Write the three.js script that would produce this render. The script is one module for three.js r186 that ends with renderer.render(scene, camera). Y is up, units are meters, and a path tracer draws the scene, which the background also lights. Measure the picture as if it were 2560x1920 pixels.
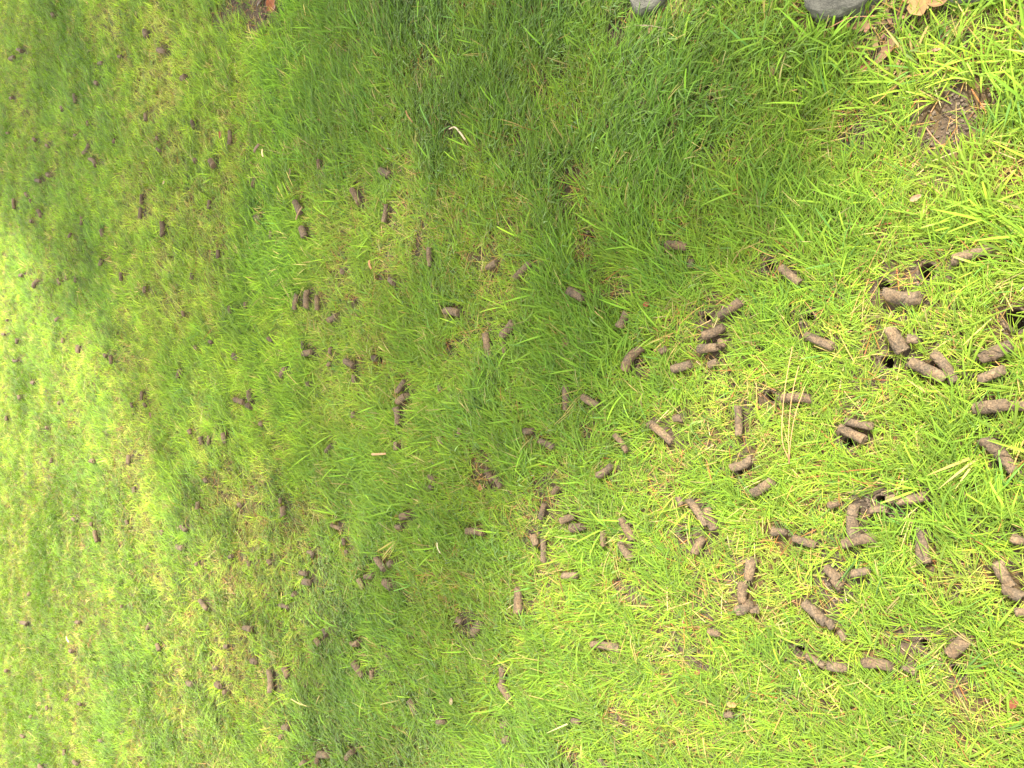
import * as THREE from 'three';
import { mergeGeometries } from 'three/addons/utils/BufferGeometryUtils.js';

// ---------- camera: a phone held on its side, 1.2 m above the lawn, tipped 47 degrees down ----------
const scene = new THREE.Scene();
const PITCH = 47 * Math.PI / 180, EYE = 1.2;
const camera = new THREE.PerspectiveCamera(53.04, 4 / 3, 0.05, 400);
camera.position.set(0, EYE, 0);
camera.up.set(1, 0, 0);
camera.lookAt(0, EYE - Math.sin(PITCH), -Math.cos(PITCH));
scene.add(camera);

// ---------- sky, sun, exposure ----------
const SKY = 1.0;
const SUN = new THREE.Vector3(0.573, 0.788, 0.222).normalize();
{ // a hazy sky with thin broken cloud, brightest low down and round the sun
  const w = 256, hh = 128, d = new Float32Array(w * hh * 4), v = new THREE.Vector3();
  const h2 = (i, j) => { let n = Math.imul(i, 374761393) ^ Math.imul(j, 668265263); n = Math.imul(n ^ (n >>> 13), 1274126177); return ((n ^ (n >>> 16)) >>> 0) / 4294967296; };
  const vn = (x, y) => { const i = Math.floor(x), j = Math.floor(y), s = (x - i) ** 2 * (3 - 2 * (x - i)), t = (y - j) ** 2 * (3 - 2 * (y - j)); return (h2(i, j) * (1 - s) + h2(i + 1, j) * s) * (1 - t) + (h2(i, j + 1) * (1 - s) + h2(i + 1, j + 1) * s) * t; };
  for (let y = 0; y < hh; y++) for (let x = 0; x < w; x++) {
    const lat = ((y + 0.5) / hh - 0.5) * Math.PI, lon = ((x + 0.5) / w - 0.5) * 2 * Math.PI;
    v.set(Math.cos(lat) * Math.cos(lon), Math.sin(lat), Math.cos(lat) * Math.sin(lon));
    const up = Math.max(0, v.y), q = 2.2 / (up + 0.25), cx = v.x * q + 9, cz = v.z * q + 9;
    const cl = Math.min(1, Math.max(0, (0.5 * vn(cx, cz) + 0.3 * vn(cx * 2.1, cz * 2.1) + 0.2 * vn(cx * 4.3, cz * 4.3) - 0.24) * 3.0));
    const blue = [0.34 + 0.3 * (1 - up), 0.45 + 0.25 * (1 - up), 0.66 + 0.1 * (1 - up)], halo = 0.35 * Math.pow(Math.max(0, v.dot(SUN)), 12);
    const o = (y * w + x) * 4;
    for (let k = 0; k < 3; k++) d[o + k] = SKY * (v.y < 0 ? [0.2, 0.22, 0.14][k] : blue[k] * (1 - cl) + [0.96, 0.94, 0.87][k] * cl + halo * [1, 0.95, 0.86][k]);
    d[o + 3] = 1;
  }
  const t = new THREE.DataTexture(d, w, hh, THREE.RGBAFormat, THREE.FloatType); t.mapping = THREE.EquirectangularReflectionMapping; t.magFilter = t.minFilter = THREE.LinearFilter; t.needsUpdate = true;
  scene.background = t; scene.environment = t;
}
const sun = new THREE.DirectionalLight(new THREE.Color(1, 0.95, 0.82), 4.8);
sun.target.position.set(0, 0, -2); sun.position.copy(SUN).multiplyScalar(20).add(sun.target.position);
sun.castShadow = true; sun.shadow.radius = 4.5; sun.shadow.mapSize.set(4096, 4096);
Object.assign(sun.shadow.camera, { left: -8, right: 8, top: 8, bottom: -8, near: 1, far: 60 });
scene.add(sun, sun.target);
const renderer = new THREE.WebGLRenderer({ antialias: true });
renderer.toneMapping = THREE.LinearToneMapping;
renderer.toneMappingExposure = 3.35;
renderer.shadowMap.enabled = true;

// ---------- small tools ----------
function rng(seed) { let a = seed >>> 0; return () => { a = (a + 0x6D2B79F5) | 0; let t = Math.imul(a ^ (a >>> 15), 1 | a); t = (t + Math.imul(t ^ (t >>> 7), 61 | t)) ^ t; return ((t ^ (t >>> 14)) >>> 0) / 4294967296; }; }
const rnd = rng(20240), gauss = r => (r() + r() + r() + r() - 2) * 1.0;
const hash3 = (i, j, k) => { let h = Math.imul(i, 374761393) ^ Math.imul(j, 668265263) ^ Math.imul(k, 2147483647 - 92821); h = Math.imul(h ^ (h >>> 13), 1274126177); return ((h ^ (h >>> 16)) >>> 0) / 4294967296; };
const sm = t => t * t * (3 - 2 * t), mix = (a, b, t) => a + (b - a) * t, clamp = (v, a, b) => Math.min(b, Math.max(a, v));
const step = (a, b, v) => sm(clamp((v - a) / (b - a), 0, 1));
function noise(x, y, z = 0) {                       // value noise, -1 to 1
  const i = Math.floor(x), j = Math.floor(y), k = Math.floor(z), u = sm(x - i), v = sm(y - j), w = sm(z - k);
  const q = kk => mix(mix(hash3(i, j, kk), hash3(i + 1, j, kk), u), mix(hash3(i, j + 1, kk), hash3(i + 1, j + 1, kk), u), v);
  return mix(q(k), q(k + 1), w) * 2 - 1;
}
const fbm = (x, y, z = 0, n = 4) => { let s = 0, a = 0.5; for (let o = 0; o < n; o++) { s += a * noise(x, y, z + o * 17.3); x *= 2.03; y *= 2.03; z *= 2.03; a *= 0.5; } return s; };
const taken = new Map();
function numbered(name) { const n = taken.get(name) || 0; taken.set(name, n + 1); return n ? `${name}_${String(n).padStart(3, '0')}` : name; }
function tag(o, label, category, group) { o.name = numbered(o.name); o.userData.label = label; o.userData.category = category; if (group) o.userData.group = group; scene.add(o); return o; }
function mesh(name, g, m) { const o = new THREE.Mesh(g, m); o.name = name; o.castShadow = o.receiveShadow = true; return o; }
function texture(n, size, fn, srgb = true) {        // square tiling texture; fn(u, v) gives r g b in 0..1
  const d = new Uint8Array(n * n * 4);
  for (let y = 0; y < n; y++) for (let x = 0; x < n; x++) { const c = fn(x / n, y / n), o = (y * n + x) * 4; for (let k = 0; k < 3; k++) d[o + k] = clamp(Math.round((c[k] ?? c[0]) * 255), 0, 255); d[o + 3] = 255; }
  const t = new THREE.DataTexture(d, n, n); t.wrapS = t.wrapT = THREE.RepeatWrapping; t.magFilter = THREE.LinearFilter; t.minFilter = THREE.LinearMipmapLinearFilter; t.generateMipmaps = true;
  if (srgb) t.colorSpace = THREE.SRGBColorSpace; t.repeat.set(1 / size, 1 / size); t.needsUpdate = true; return t;
}
// noise that tiles over u, v in 0..1
function tnoise(u, v, f, z) { const p = (a, b) => hash3(((a % f) + f) % f, ((b % f) + f) % f, z); const x = u * f, y = v * f, i = Math.floor(x), j = Math.floor(y), s = sm(x - i), t = sm(y - j); return mix(mix(p(i, j), p(i + 1, j), s), mix(p(i, j + 1), p(i + 1, j + 1), s), t); }
const tf = (u, v, f, z, n = 4) => { let s = 0, a = 0.5, q = 0; for (let o = 0; o < n; o++) { s += a * tnoise(u, v, f << o, z + o * 7); q += a; a *= 0.55; } return s / q; };

// x, z, length, diameter, yaw, label (metres, radians)
const CORES = [
[-0.297,-0.198,0.014,0.0120,0.18,'stubby soil core level, rightmost in lower far right part'],
[-0.203,-0.201,0.015,0.0122,-0.21,'stubby soil core level, fifth from left in lower far right part'],
[-0.029,-0.203,0.019,0.0123,0.00,'short soil core level, rightmost in middle far right part'],
[-0.273,-0.208,0.023,0.0146,-0.34,'short soil core falling rightward, fourth from left in lower far right part'],
[-0.251,-0.218,0.034,0.0170,-1.08,'short soil core falling rightward, third from left in lower far right part'],
[-0.093,-0.223,0.054,0.0179,-0.85,'broad ridged soil core with a long curved blade across it'],
[0.043,-0.227,0.038,0.0171,0.42,'stout soil core rising rightward, fourth from left in middle far right part'],
[0.013,-0.231,0.033,0.0133,0.44,'stout soil core rising rightward, third from left in middle far right part'],
[-0.030,-0.233,0.043,0.0156,0.15,'stout soil core level, second from left in middle far right part'],
[0.176,-0.254,0.051,0.0166,0.24,'long straight soil core with clean ends, topmost of all at right'],
[-0.358,-0.271,0.033,0.0176,0.90,'short soil core rising rightward, rightmost in bottom far right part'],
[0.023,-0.288,0.048,0.0154,-1.00,'ridged soil core lying against the long smooth core\'s right side'],
[0.020,-0.310,0.053,0.0156,-0.49,'long smooth soil core, left one of a touching pair'],
[-0.228,-0.316,0.047,0.0173,-1.51,'smooth upright soil core standing alone, tapered at its lower end'],
[0.063,-0.328,0.014,0.0120,-0.12,'short soil core level, leftmost in middle far right part'],
[-0.163,-0.329,0.039,0.0150,0.30,'ridged soil core lying right of a dark hollow and clod'],
[-0.405,-0.331,0.014,0.0120,-0.34,'stubby soil core level, leftmost in bottom far right part'],
[0.124,-0.341,0.047,0.0193,-0.20,'broad flattened soil core below the large round hole'],
[0.063,-0.350,0.038,0.0185,-1.09,'fat curved soil core with one grass blade across it'],
[-0.166,-0.357,0.014,0.0120,0.35,'small clod between the dark hollow and a ridged core'],
[-0.183,-0.374,0.023,0.0120,0.15,'short soil core level, second from left in lower far right part'],
[-0.409,-0.376,0.038,0.0163,0.11,'smooth level soil core with a crack near its left end'],
[-0.278,-0.399,0.025,0.0122,0.36,'short soil core rising rightward, leftmost in lower far right part'],
[-0.059,-0.402,0.040,0.0130,-0.15,'upper one of two soil cores lying against each other'],
[-0.232,-0.403,0.050,0.0148,0.32,'slanting soil core under the end of an upright core'],
[-0.203,-0.409,0.049,0.0166,-1.57,'straight upright soil core whose lower end meets a slanting core'],
[-0.074,-0.412,0.040,0.0149,-0.45,'lower one of two soil cores lying against each other'],
[-0.378,-0.426,0.014,0.0120,-1.05,'stubby soil core falling rightward, rightmost in bottom right part'],
[-0.426,-0.432,0.028,0.0151,0.13,'short soil core level, fourth from left in bottom right part'],
[-0.300,-0.433,0.018,0.0159,-0.61,'stubby soil core falling rightward, rightmost in lower half of lower right'],
[-0.182,-0.437,0.014,0.0120,0.40,'stubby soil core level, rightmost in upper half of lower right'],
[-0.287,-0.441,0.023,0.0142,-0.68,'short soil core falling rightward, fourth from left in lower half of lower right'],
[-0.364,-0.443,0.014,0.0120,-0.96,'short soil core falling rightward, third from left in bottom right part'],
[0.066,-0.460,0.049,0.0144,-0.43,'long soil core falling rightward, rightmost in middle right part'],
[-0.426,-0.466,0.029,0.0120,-0.28,'stout soil core level, second from left in bottom right part'],
[-0.352,-0.467,0.043,0.0172,-0.60,'stout soil core falling rightward, third from left in lower half of lower right'],
[-0.245,-0.484,0.036,0.0128,-0.18,'stout soil core level, second from left in lower half of lower right'],
[-0.022,-0.495,0.045,0.0156,0.00,'level soil core crossed by the three long pine needles'],
[0.172,-0.507,0.041,0.0139,-0.74,'cracked soil core leaning beside a dark slit in the grass'],
[-0.235,-0.524,0.023,0.0120,0.16,'short soil core level, second from left in upper half of lower right'],
[-0.167,-0.551,0.043,0.0152,0.61,'stout soil core rising rightward, leftmost in upper half of lower right'],
[-0.368,-0.565,0.014,0.0120,0.33,'small lump right of a bent chain of three soil cores'],
[-0.302,-0.572,0.035,0.0182,1.37,'top link of a bent chain of three soil cores'],
[-0.367,-0.583,0.029,0.0154,0.65,'lowest link of a bent chain of three soil cores'],
[-0.342,-0.585,0.033,0.0154,-1.57,'middle link of a bent chain of three soil cores'],
[-0.132,-0.587,0.039,0.0145,0.44,'soil core lying over a dark hollow'],
[-0.061,-0.592,0.049,0.0136,1.57,'long upright soil core veiled by grass blades'],
[0.125,-0.608,0.045,0.0176,0.50,'stout soil core rising rightward, third from left in middle right part'],
[-0.551,-0.610,0.014,0.0120,0.27,'stubby soil core level, leftmost in bottom right part'],
[0.069,-0.621,0.014,0.0120,-0.28,'small crumb at the right end of a level soil core'],
[0.088,-0.638,0.040,0.0179,0.35,'stout soil core rising rightward, second from left in middle right part'],
[-0.421,-0.638,0.022,0.0139,0.09,'flat soil core with pale straw at its left end'],
[0.035,-0.639,0.017,0.0120,0.43,'short soil core rising rightward, leftmost in middle right part'],
[-0.229,-0.644,0.039,0.0159,-1.18,'cracked soil core, right one of a broken pair'],
[0.061,-0.649,0.036,0.0170,0.06,'level soil core with a small crumb stuck at its right end'],
[-0.277,-0.666,0.031,0.0171,1.08,'short soil core rising rightward, leftmost in lower half of lower right'],
[-0.220,-0.667,0.053,0.0151,-0.90,'long slanting soil core, left one of a broken pair'],
[0.208,-0.681,0.014,0.0120,1.39,'soil core half hidden by grass below the thick level core'],
[0.030,-0.699,0.038,0.0154,0.24,'soil core lying right of the wide brown hole'],
[-0.205,-0.703,0.016,0.0120,-0.90,'small hooked soil crumb left of a broken pair of cores'],
[-0.060,-0.707,0.018,0.0144,0.06,'stubby soil core with straw sprouting from its right end'],
[0.243,-0.710,0.042,0.0175,-0.17,'thick level soil core lying directly above a dark hole'],
[0.060,-0.736,0.014,0.0120,0.40,'stubby soil core falling rightward, rightmost in middle centre right part'],
[-0.087,-0.741,0.056,0.0136,-0.62,'long soil core falling rightward, fifth from left in middle centre right part'],
[0.048,-0.802,0.053,0.0173,0.83,'slanting soil core lying left of a wide brown hole'],
[-0.268,-0.814,0.045,0.0152,-0.99,'long soil core falling rightward, rightmost in upper half of lower centre right'],
[-0.309,-0.818,0.040,0.0130,-0.78,'long soil core falling rightward, rightmost in lower half of lower centre right'],
[0.119,-0.822,0.030,0.0152,0.97,'short soil core rising rightward, fourth from left in middle centre right part'],
[-0.109,-0.826,0.042,0.0131,-0.82,'long soil core falling rightward, third from left in middle centre right part'],
[-0.495,-0.863,0.062,0.0144,0.07,'long soil core level, rightmost in bottom centre right part'],
[-0.164,-0.863,0.037,0.0167,0.65,'short soil core with a pale fleck at its upper end'],
[-0.294,-0.868,0.024,0.0120,-1.57,'long soil core upright, fifth from left in lower half of lower centre right'],
[-0.719,-0.869,0.020,0.0123,-0.60,'short soil core falling rightward, second from left in bottom centre right part'],
[-0.033,-0.898,0.041,0.0169,-0.43,'stout soil core falling rightward, second from left in middle centre right part'],
[-0.280,-0.930,0.029,0.0160,0.20,'short soil core level, fourth from left in upper half of lower centre right'],
[0.175,-0.933,0.043,0.0172,-0.44,'stout soil core falling rightward, rightmost in upper centre right part'],
[-0.659,-0.933,0.017,0.0149,0.08,'round end of a soil core beside a long pale grass stalk'],
[-0.377,-0.949,0.038,0.0127,0.18,'stout soil core level, fourth from left in lower half of lower centre right'],
[-0.265,-0.954,0.035,0.0151,0.38,'stout soil core rising rightward, third from left in upper half of lower centre right'],
[-0.028,-0.959,0.049,0.0144,-1.57,'straight upright soil core left of a slanting one'],
[-0.212,-0.985,0.021,0.0120,0.76,'stout soil core rising rightward, second from left in upper half of lower centre right'],
[-0.121,-1.008,0.040,0.0154,-0.30,'stout soil core falling rightward, leftmost in middle centre right part'],
[-0.338,-1.017,0.046,0.0131,-1.56,'long soil core upright, third from left in lower half of lower centre right'],
[-0.258,-1.020,0.031,0.0120,1.28,'stout soil core upright, leftmost in upper half of lower centre right'],
[-0.319,-1.040,0.021,0.0144,-1.19,'short soil core falling rightward, second from left in lower half of lower centre right'],
[-0.097,-1.057,0.027,0.0145,0.09,'short soil core linked by a dark gap to the core on its right'],
[-0.792,-1.071,0.014,0.0120,0.11,'stubby soil core level, leftmost in bottom centre right part'],
[0.236,-1.073,0.049,0.0159,0.55,'stout soil core rising rightward, leftmost in upper centre right part'],
[-0.452,-1.087,0.052,0.0184,-1.49,'stout soil core upright, leftmost in lower half of lower centre right'],
[0.116,-1.114,0.044,0.0195,0.63,'fat crumbly soil core, upper one of the pair at centre'],
[-0.753,-1.120,0.017,0.0137,0.62,'stubby soil core rising rightward, fourth from left in lower half of bottom centre left'],
[-0.719,-1.120,0.021,0.0120,0.50,'short soil core rising rightward, rightmost in lower half of bottom centre left'],
[-0.653,-1.124,0.039,0.0162,-0.62,'slanting lower half of a bent soil core'],
[0.072,-1.128,0.033,0.0125,-1.34,'thin soil core hanging below the fat crumbly core at centre'],
[-0.625,-1.133,0.045,0.0155,-1.57,'upright upper half of a bent soil core'],
[-0.209,-1.146,0.028,0.0120,-0.93,'thin soil core right of the curled golden leaf'],
[0.256,-1.164,0.029,0.0152,0.31,'stubby soil core with a pale blade across it, right of a small hole'],
[-0.196,-1.172,0.030,0.0140,-0.86,'crumbled soil core above the curled golden leaf'],
[0.085,-1.178,0.052,0.0166,-1.39,'dark tapered soil core, left of the pair of cores at centre'],
[-0.538,-1.211,0.035,0.0195,0.82,'crumbled clod of soil with straw round it'],
[-0.325,-1.213,0.052,0.0168,0.05,'straight level soil core lying alone left of the lower centre'],
[-0.106,-1.263,0.014,0.0120,1.33,'stubby soil core rising rightward, rightmost in lower half of middle centre left'],
[-0.531,-1.263,0.016,0.0120,-0.34,'stubby soil core falling rightward, rightmost in upper half of bottom centre left'],
[0.164,-1.290,0.048,0.0173,-0.17,'stout soil core level, rightmost in upper half of middle centre left'],
[-0.773,-1.322,0.024,0.0195,0.54,'stubby soil core rising rightward, third from left in lower half of bottom centre left'],
[-0.130,-1.328,0.019,0.0120,-1.04,'short soil core falling rightward, fourth from left in lower half of middle centre left'],
[-0.010,-1.329,0.014,0.0120,-1.02,'short soil core falling rightward, third from left in lower half of middle centre left'],
[-0.220,-1.358,0.019,0.0137,-0.52,'stubby soil core falling rightward, rightmost in upper half of lower centre left'],
[-0.241,-1.362,0.014,0.0120,-0.34,'stubby soil core level, third from left in upper half of lower centre left'],
[0.296,-1.366,0.043,0.0124,-1.57,'upright narrow soil core just right of a small brown hole'],
[-0.771,-1.426,0.037,0.0169,-0.76,'short soil core falling rightward, second from left in lower half of bottom centre left'],
[-0.318,-1.457,0.033,0.0171,0.35,'short soil core rising rightward, second from left in upper half of lower centre left'],
[-0.036,-1.468,0.043,0.0186,0.38,'stubby soil core, middle of a column of three'],
[-0.005,-1.470,0.038,0.0129,0.80,'soil core with a pale straw on top, highest of a column of three'],
[-0.078,-1.482,0.042,0.0172,-1.41,'two-piece upright soil core, lowest of a column of three'],
[-0.349,-1.483,0.022,0.0129,0.07,'short soil core level, leftmost in upper half of lower centre left'],
[-0.152,-1.491,0.019,0.0120,-1.48,'stout soil core upright, second from left in lower half of middle centre left'],
[0.252,-1.504,0.023,0.0159,-0.53,'chunky soil core pulled just right of its own dark hole'],
[-0.442,-1.513,0.016,0.0131,0.67,'shorter right half of a V of two soil cores'],
[-0.496,-1.521,0.031,0.0195,-0.34,'stubby soil core falling rightward, rightmost in lower half of lower centre left'],
[0.424,-1.533,0.043,0.0132,1.27,'long soil core upright, rightmost in upper centre left part'],
[0.525,-1.536,0.044,0.0161,-0.48,'stout soil core falling rightward, third from left in upper centre left part'],
[-0.448,-1.551,0.044,0.0162,-0.56,'longer left half of a V of two soil cores'],
[0.065,-1.578,0.020,0.0178,-0.15,'stubby soil core level, third from left in upper half of middle centre left'],
[-0.735,-1.587,0.021,0.0134,-1.57,'short soil core upright, third from left in upper half of bottom centre left'],
[-0.489,-1.599,0.035,0.0150,0.21,'short soil core level, fourth from left in lower half of lower centre left'],
[-0.514,-1.634,0.030,0.0167,-0.78,'short soil core falling rightward, third from left in lower half of lower centre left'],
[-0.737,-1.644,0.049,0.0167,-0.52,'stout soil core falling rightward, second from left in upper half of bottom centre left'],
[0.485,-1.653,0.051,0.0152,-0.93,'long soil core falling rightward, second from left in upper centre left part'],
[0.013,-1.662,0.022,0.0122,-1.36,'short soil core falling rightward, second from left in upper half of middle centre left'],
[-0.674,-1.662,0.039,0.0168,0.28,'short soil core falling rightward, leftmost in upper half of bottom centre left'],
[-0.079,-1.668,0.014,0.0123,-1.43,'stubby soil core falling rightward, leftmost in lower half of middle centre left'],
[0.053,-1.680,0.039,0.0195,-0.41,'short soil core falling rightward, leftmost in upper half of middle centre left'],
[-0.969,-1.682,0.040,0.0154,0.77,'stout soil core rising rightward, leftmost in lower half of bottom centre left'],
[-0.444,-1.699,0.014,0.0120,-1.38,'stubby soil core falling rightward, second from left in lower half of lower centre left'],
[-0.416,-1.710,0.017,0.0131,-1.49,'stubby soil core falling rightward, leftmost in lower half of lower centre left'],
[0.297,-1.713,0.014,0.0120,-1.57,'short soil core upright, leftmost in upper centre left part'],
[-0.381,-1.743,0.039,0.0126,-0.16,'stout soil core level, rightmost in upper half of lower left'],
[0.176,-1.759,0.041,0.0174,0.23,'short soil core level, rightmost in upper half of middle left'],
[0.090,-1.771,0.016,0.0120,1.41,'short soil core rising rightward, twelfth from left in upper half of middle left'],
[0.054,-1.779,0.017,0.0120,0.59,'short soil core rising rightward, eleventh from left in upper half of middle left'],
[-0.173,-1.779,0.034,0.0120,0.71,'stout soil core rising rightward, rightmost in lower half of middle left'],
[-0.674,-1.797,0.022,0.0128,-0.72,'short soil core falling rightward, rightmost in upper half of bottom left'],
[-1.011,-1.809,0.054,0.0193,0.30,'short soil core falling rightward, rightmost in lower half of bottom left'],
[0.603,-1.828,0.027,0.0120,-1.57,'stout soil core upright, rightmost in upper half of upper left'],
[-0.709,-1.832,0.025,0.0162,-0.47,'stubby soil core falling rightward, ninth from left in upper half of bottom left'],
[-1.034,-1.834,0.016,0.0129,1.57,'stubby soil core upright, fifth from left in lower half of bottom left'],
[0.223,-1.835,0.040,0.0146,1.57,'right one of three soil cores standing side by side'],
[-0.471,-1.865,0.032,0.0120,-0.26,'stout soil core falling rightward, rightmost in lower half of lower left'],
[0.087,-1.880,0.043,0.0181,0.08,'short soil core level, tenth from left in upper half of middle left'],
[0.000,-1.880,0.015,0.0131,-1.21,'stubby soil core falling rightward, sixth from left in lower half of middle left'],
[-0.554,-1.886,0.031,0.0181,0.11,'stubby soil core level, tenth from left in lower half of lower left'],
[0.237,-1.890,0.051,0.0158,1.57,'middle one of three soil cores standing side by side'],
[-0.532,-1.904,0.033,0.0166,0.05,'short soil core level, ninth from left in lower half of lower left'],
[-1.065,-1.904,0.024,0.0166,0.58,'stubby soil core rising rightward, fourth from left in lower half of bottom left'],
[0.427,-1.905,0.036,0.0195,-0.97,'short soil core falling rightward, rightmost in lower half of upper left'],
[0.110,-1.909,0.020,0.0120,-1.57,'short soil core upright, ninth from left in upper half of middle left'],
[0.500,-1.932,0.050,0.0195,-0.83,'brown soil core with a thin tan twig lying across its lower end'],
[0.234,-1.946,0.043,0.0168,1.38,'left one of three soil cores standing side by side'],
[-0.599,-1.949,0.015,0.0134,0.59,'stubby soil core falling rightward, eighth from left in lower half of lower left'],
[-0.993,-1.994,0.036,0.0195,0.24,'stubby soil core level, third from left in lower half of bottom left'],
[-0.834,-1.997,0.033,0.0187,-0.80,'short soil core falling rightward, eighth from left in upper half of bottom left'],
[-0.645,-2.006,0.049,0.0137,0.03,'stout soil core level, seventh from left in lower half of lower left'],
[0.034,-2.008,0.035,0.0188,0.70,'short soil core rising rightward, eighth from left in upper half of middle left'],
[-0.369,-2.011,0.027,0.0164,-1.49,'short soil core upright, sixth from left in upper half of lower left'],
[-1.029,-2.022,0.016,0.0137,0.20,'stubby soil core level, second from left in lower half of bottom left'],
[-0.340,-2.025,0.015,0.0120,-1.57,'short soil core upright, fifth from left in upper half of lower left'],
[0.744,-2.061,0.014,0.0122,-0.68,'stubby soil core falling rightward, rightmost in top left part'],
[0.443,-2.081,0.023,0.0120,-1.57,'long soil core upright, fourth from left in lower half of upper left'],
[0.131,-2.084,0.028,0.0122,-0.46,'short soil core falling rightward, seventh from left in upper half of middle left'],
[-0.882,-2.084,0.064,0.0192,-1.42,'long soil core upright, seventh from left in upper half of bottom left'],
[-0.529,-2.087,0.020,0.0123,-0.45,'stubby soil core falling rightward, sixth from left in lower half of lower left'],
[-0.121,-2.136,0.016,0.0142,-0.40,'stubby soil core falling rightward, fifth from left in lower half of middle left'],
[0.504,-2.154,0.031,0.0179,-0.12,'stubby soil core level, fifth from left in upper half of upper left'],
[0.616,-2.179,0.028,0.0144,1.10,'short soil core rising rightward, fourth from left in upper half of upper left'],
[-0.848,-2.180,0.022,0.0195,0.00,'stubby soil core level, sixth from left in upper half of bottom left'],
[-0.036,-2.202,0.039,0.0195,-1.08,'upright soil core, top one of a tight cluster of three'],
[-0.068,-2.202,0.024,0.0163,-0.31,'short soil core, lowest of a tight cluster of three'],
[-0.552,-2.207,0.017,0.0145,-1.57,'stubby soil core falling rightward, fifth from left in lower half of lower left'],
[-0.754,-2.219,0.050,0.0164,0.11,'short soil core level, fifth from left in upper half of bottom left'],
[0.245,-2.234,0.017,0.0145,1.57,'stubby soil core rising rightward, third from left in lower half of upper left'],
[-0.053,-2.271,0.061,0.0195,-0.15,'level dark soil core, left one of a tight cluster of three'],
[-0.380,-2.271,0.017,0.0145,-0.40,'stubby soil core falling rightward, fourth from left in upper half of lower left'],
[0.084,-2.292,0.037,0.0186,-0.42,'short soil core falling rightward, sixth from left in upper half of middle left'],
[-0.549,-2.324,0.021,0.0145,0.27,'stubby soil core rising rightward, fourth from left in lower half of lower left'],
[0.236,-2.327,0.024,0.0169,-1.57,'short soil core upright, fifth from left in upper half of middle left'],
[0.787,-2.335,0.042,0.0145,1.48,'dark soil core standing beside a small orange leaf in the shade'],
[-0.843,-2.356,0.023,0.0151,0.25,'stubby soil core level, fourth from left in upper half of bottom left'],
[-0.989,-2.360,0.017,0.0145,0.40,'stubby soil core level, leftmost in lower half of bottom left'],
[-0.174,-2.370,0.035,0.0145,-1.20,'stout soil core falling rightward, fourth from left in lower half of middle left'],
[0.423,-2.405,0.027,0.0145,1.36,'stout soil core upright, second from left in lower half of upper left'],
[-0.980,-2.406,0.031,0.0195,0.00,'stubby soil core level, third from left in upper half of bottom left'],
[-0.928,-2.424,0.020,0.0145,0.20,'short soil core level, second from left in upper half of bottom left'],
[0.727,-2.448,0.037,0.0195,-0.74,'short soil core falling rightward, third from left in upper half of upper left'],
[0.138,-2.464,0.017,0.0145,-0.50,'stubby soil core falling rightward, fourth from left in upper half of middle left'],
[0.595,-2.472,0.027,0.0145,1.24,'short soil core rising rightward, second from left in upper half of upper left'],
[-0.188,-2.477,0.031,0.0145,-1.54,'stout soil core upright, third from left in lower half of middle left'],
[-0.321,-2.493,0.017,0.0145,-0.72,'stubby soil core falling rightward, third from left in upper half of lower left'],
[-0.741,-2.519,0.055,0.0178,-0.41,'short soil core falling rightward, third from left in lower half of lower left'],
[-0.190,-2.535,0.026,0.0159,-1.57,'short soil core upright, second from left in lower half of middle left'],
[-0.411,-2.557,0.024,0.0160,-1.57,'short soil core upright, second from left in upper half of lower left'],
[-0.611,-2.566,0.017,0.0145,0.40,'stubby soil core falling rightward, second from left in lower half of lower left'],
[0.122,-2.568,0.025,0.0145,-0.40,'stubby soil core falling rightward, third from left in upper half of middle left'],
[0.760,-2.572,0.017,0.0145,-0.85,'stubby soil core falling rightward, leftmost in upper half of upper left'],
[0.888,-2.596,0.032,0.0161,-1.06,'short soil core falling rightward, second from left in top left part'],
[0.369,-2.601,0.022,0.0145,-1.47,'short soil core upright, leftmost in lower half of upper left'],
[-0.164,-2.612,0.017,0.0145,-0.96,'stubby soil core falling rightward, leftmost in lower half of middle left'],
[-1.029,-2.612,0.038,0.0182,0.11,'stubby soil core level, leftmost in upper half of bottom left'],
[-0.502,-2.657,0.043,0.0164,-0.24,'short soil core falling rightward, leftmost in upper half of lower left'],
[1.064,-2.659,0.032,0.0195,-0.06,'stubby soil core level, leftmost in top left part'],
[0.244,-2.664,0.019,0.0145,-1.43,'stout soil core falling rightward, second from left in upper half of middle left'],
[-0.573,-2.691,0.054,0.0195,0.04,'short soil core level, leftmost in lower half of lower left'],
[0.038,-2.698,0.036,0.0174,0.95,'short soil core rising rightward, leftmost in upper half of middle left'],
[0.565,-2.835,0.052,0.0193,-1.51,'stout soil core upright, rightmost in upper half of upper far left'],
[1.211,-2.838,0.058,0.0193,-0.38,'short soil core falling rightward, rightmost in upper half of top far left'],
[-0.540,-2.845,0.017,0.0145,-1.24,'stubby soil core falling rightward, rightmost in upper half of lower far left'],
[0.857,-2.870,0.027,0.0145,-0.41,'short soil core falling rightward, rightmost in lower half of top far left'],
[-0.964,-2.870,0.029,0.0164,-0.84,'short soil core falling rightward, rightmost in upper half of bottom far left'],
[0.904,-2.885,0.019,0.0145,-0.61,'short soil core falling rightward, thirteenth from left in lower half of top far left'],
[-0.911,-2.969,0.033,0.0177,0.95,'short soil core rising rightward, fifth from left in upper half of bottom far left'],
[1.319,-2.985,0.035,0.0195,-1.09,'short soil core falling rightward, sixth from left in upper half of top far left'],
[1.007,-2.991,0.034,0.0145,-1.18,'long soil core upright, twelfth from left in lower half of top far left'],
[0.356,-2.998,0.022,0.0145,1.57,'short soil core upright, rightmost in lower half of upper far left'],
[-0.079,-2.998,0.017,0.0145,-0.57,'stubby soil core falling rightward, rightmost in lower half of middle far left'],
[-0.045,-3.028,0.034,0.0157,-1.57,'stout soil core upright, eighth from left in lower half of middle far left'],
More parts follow.
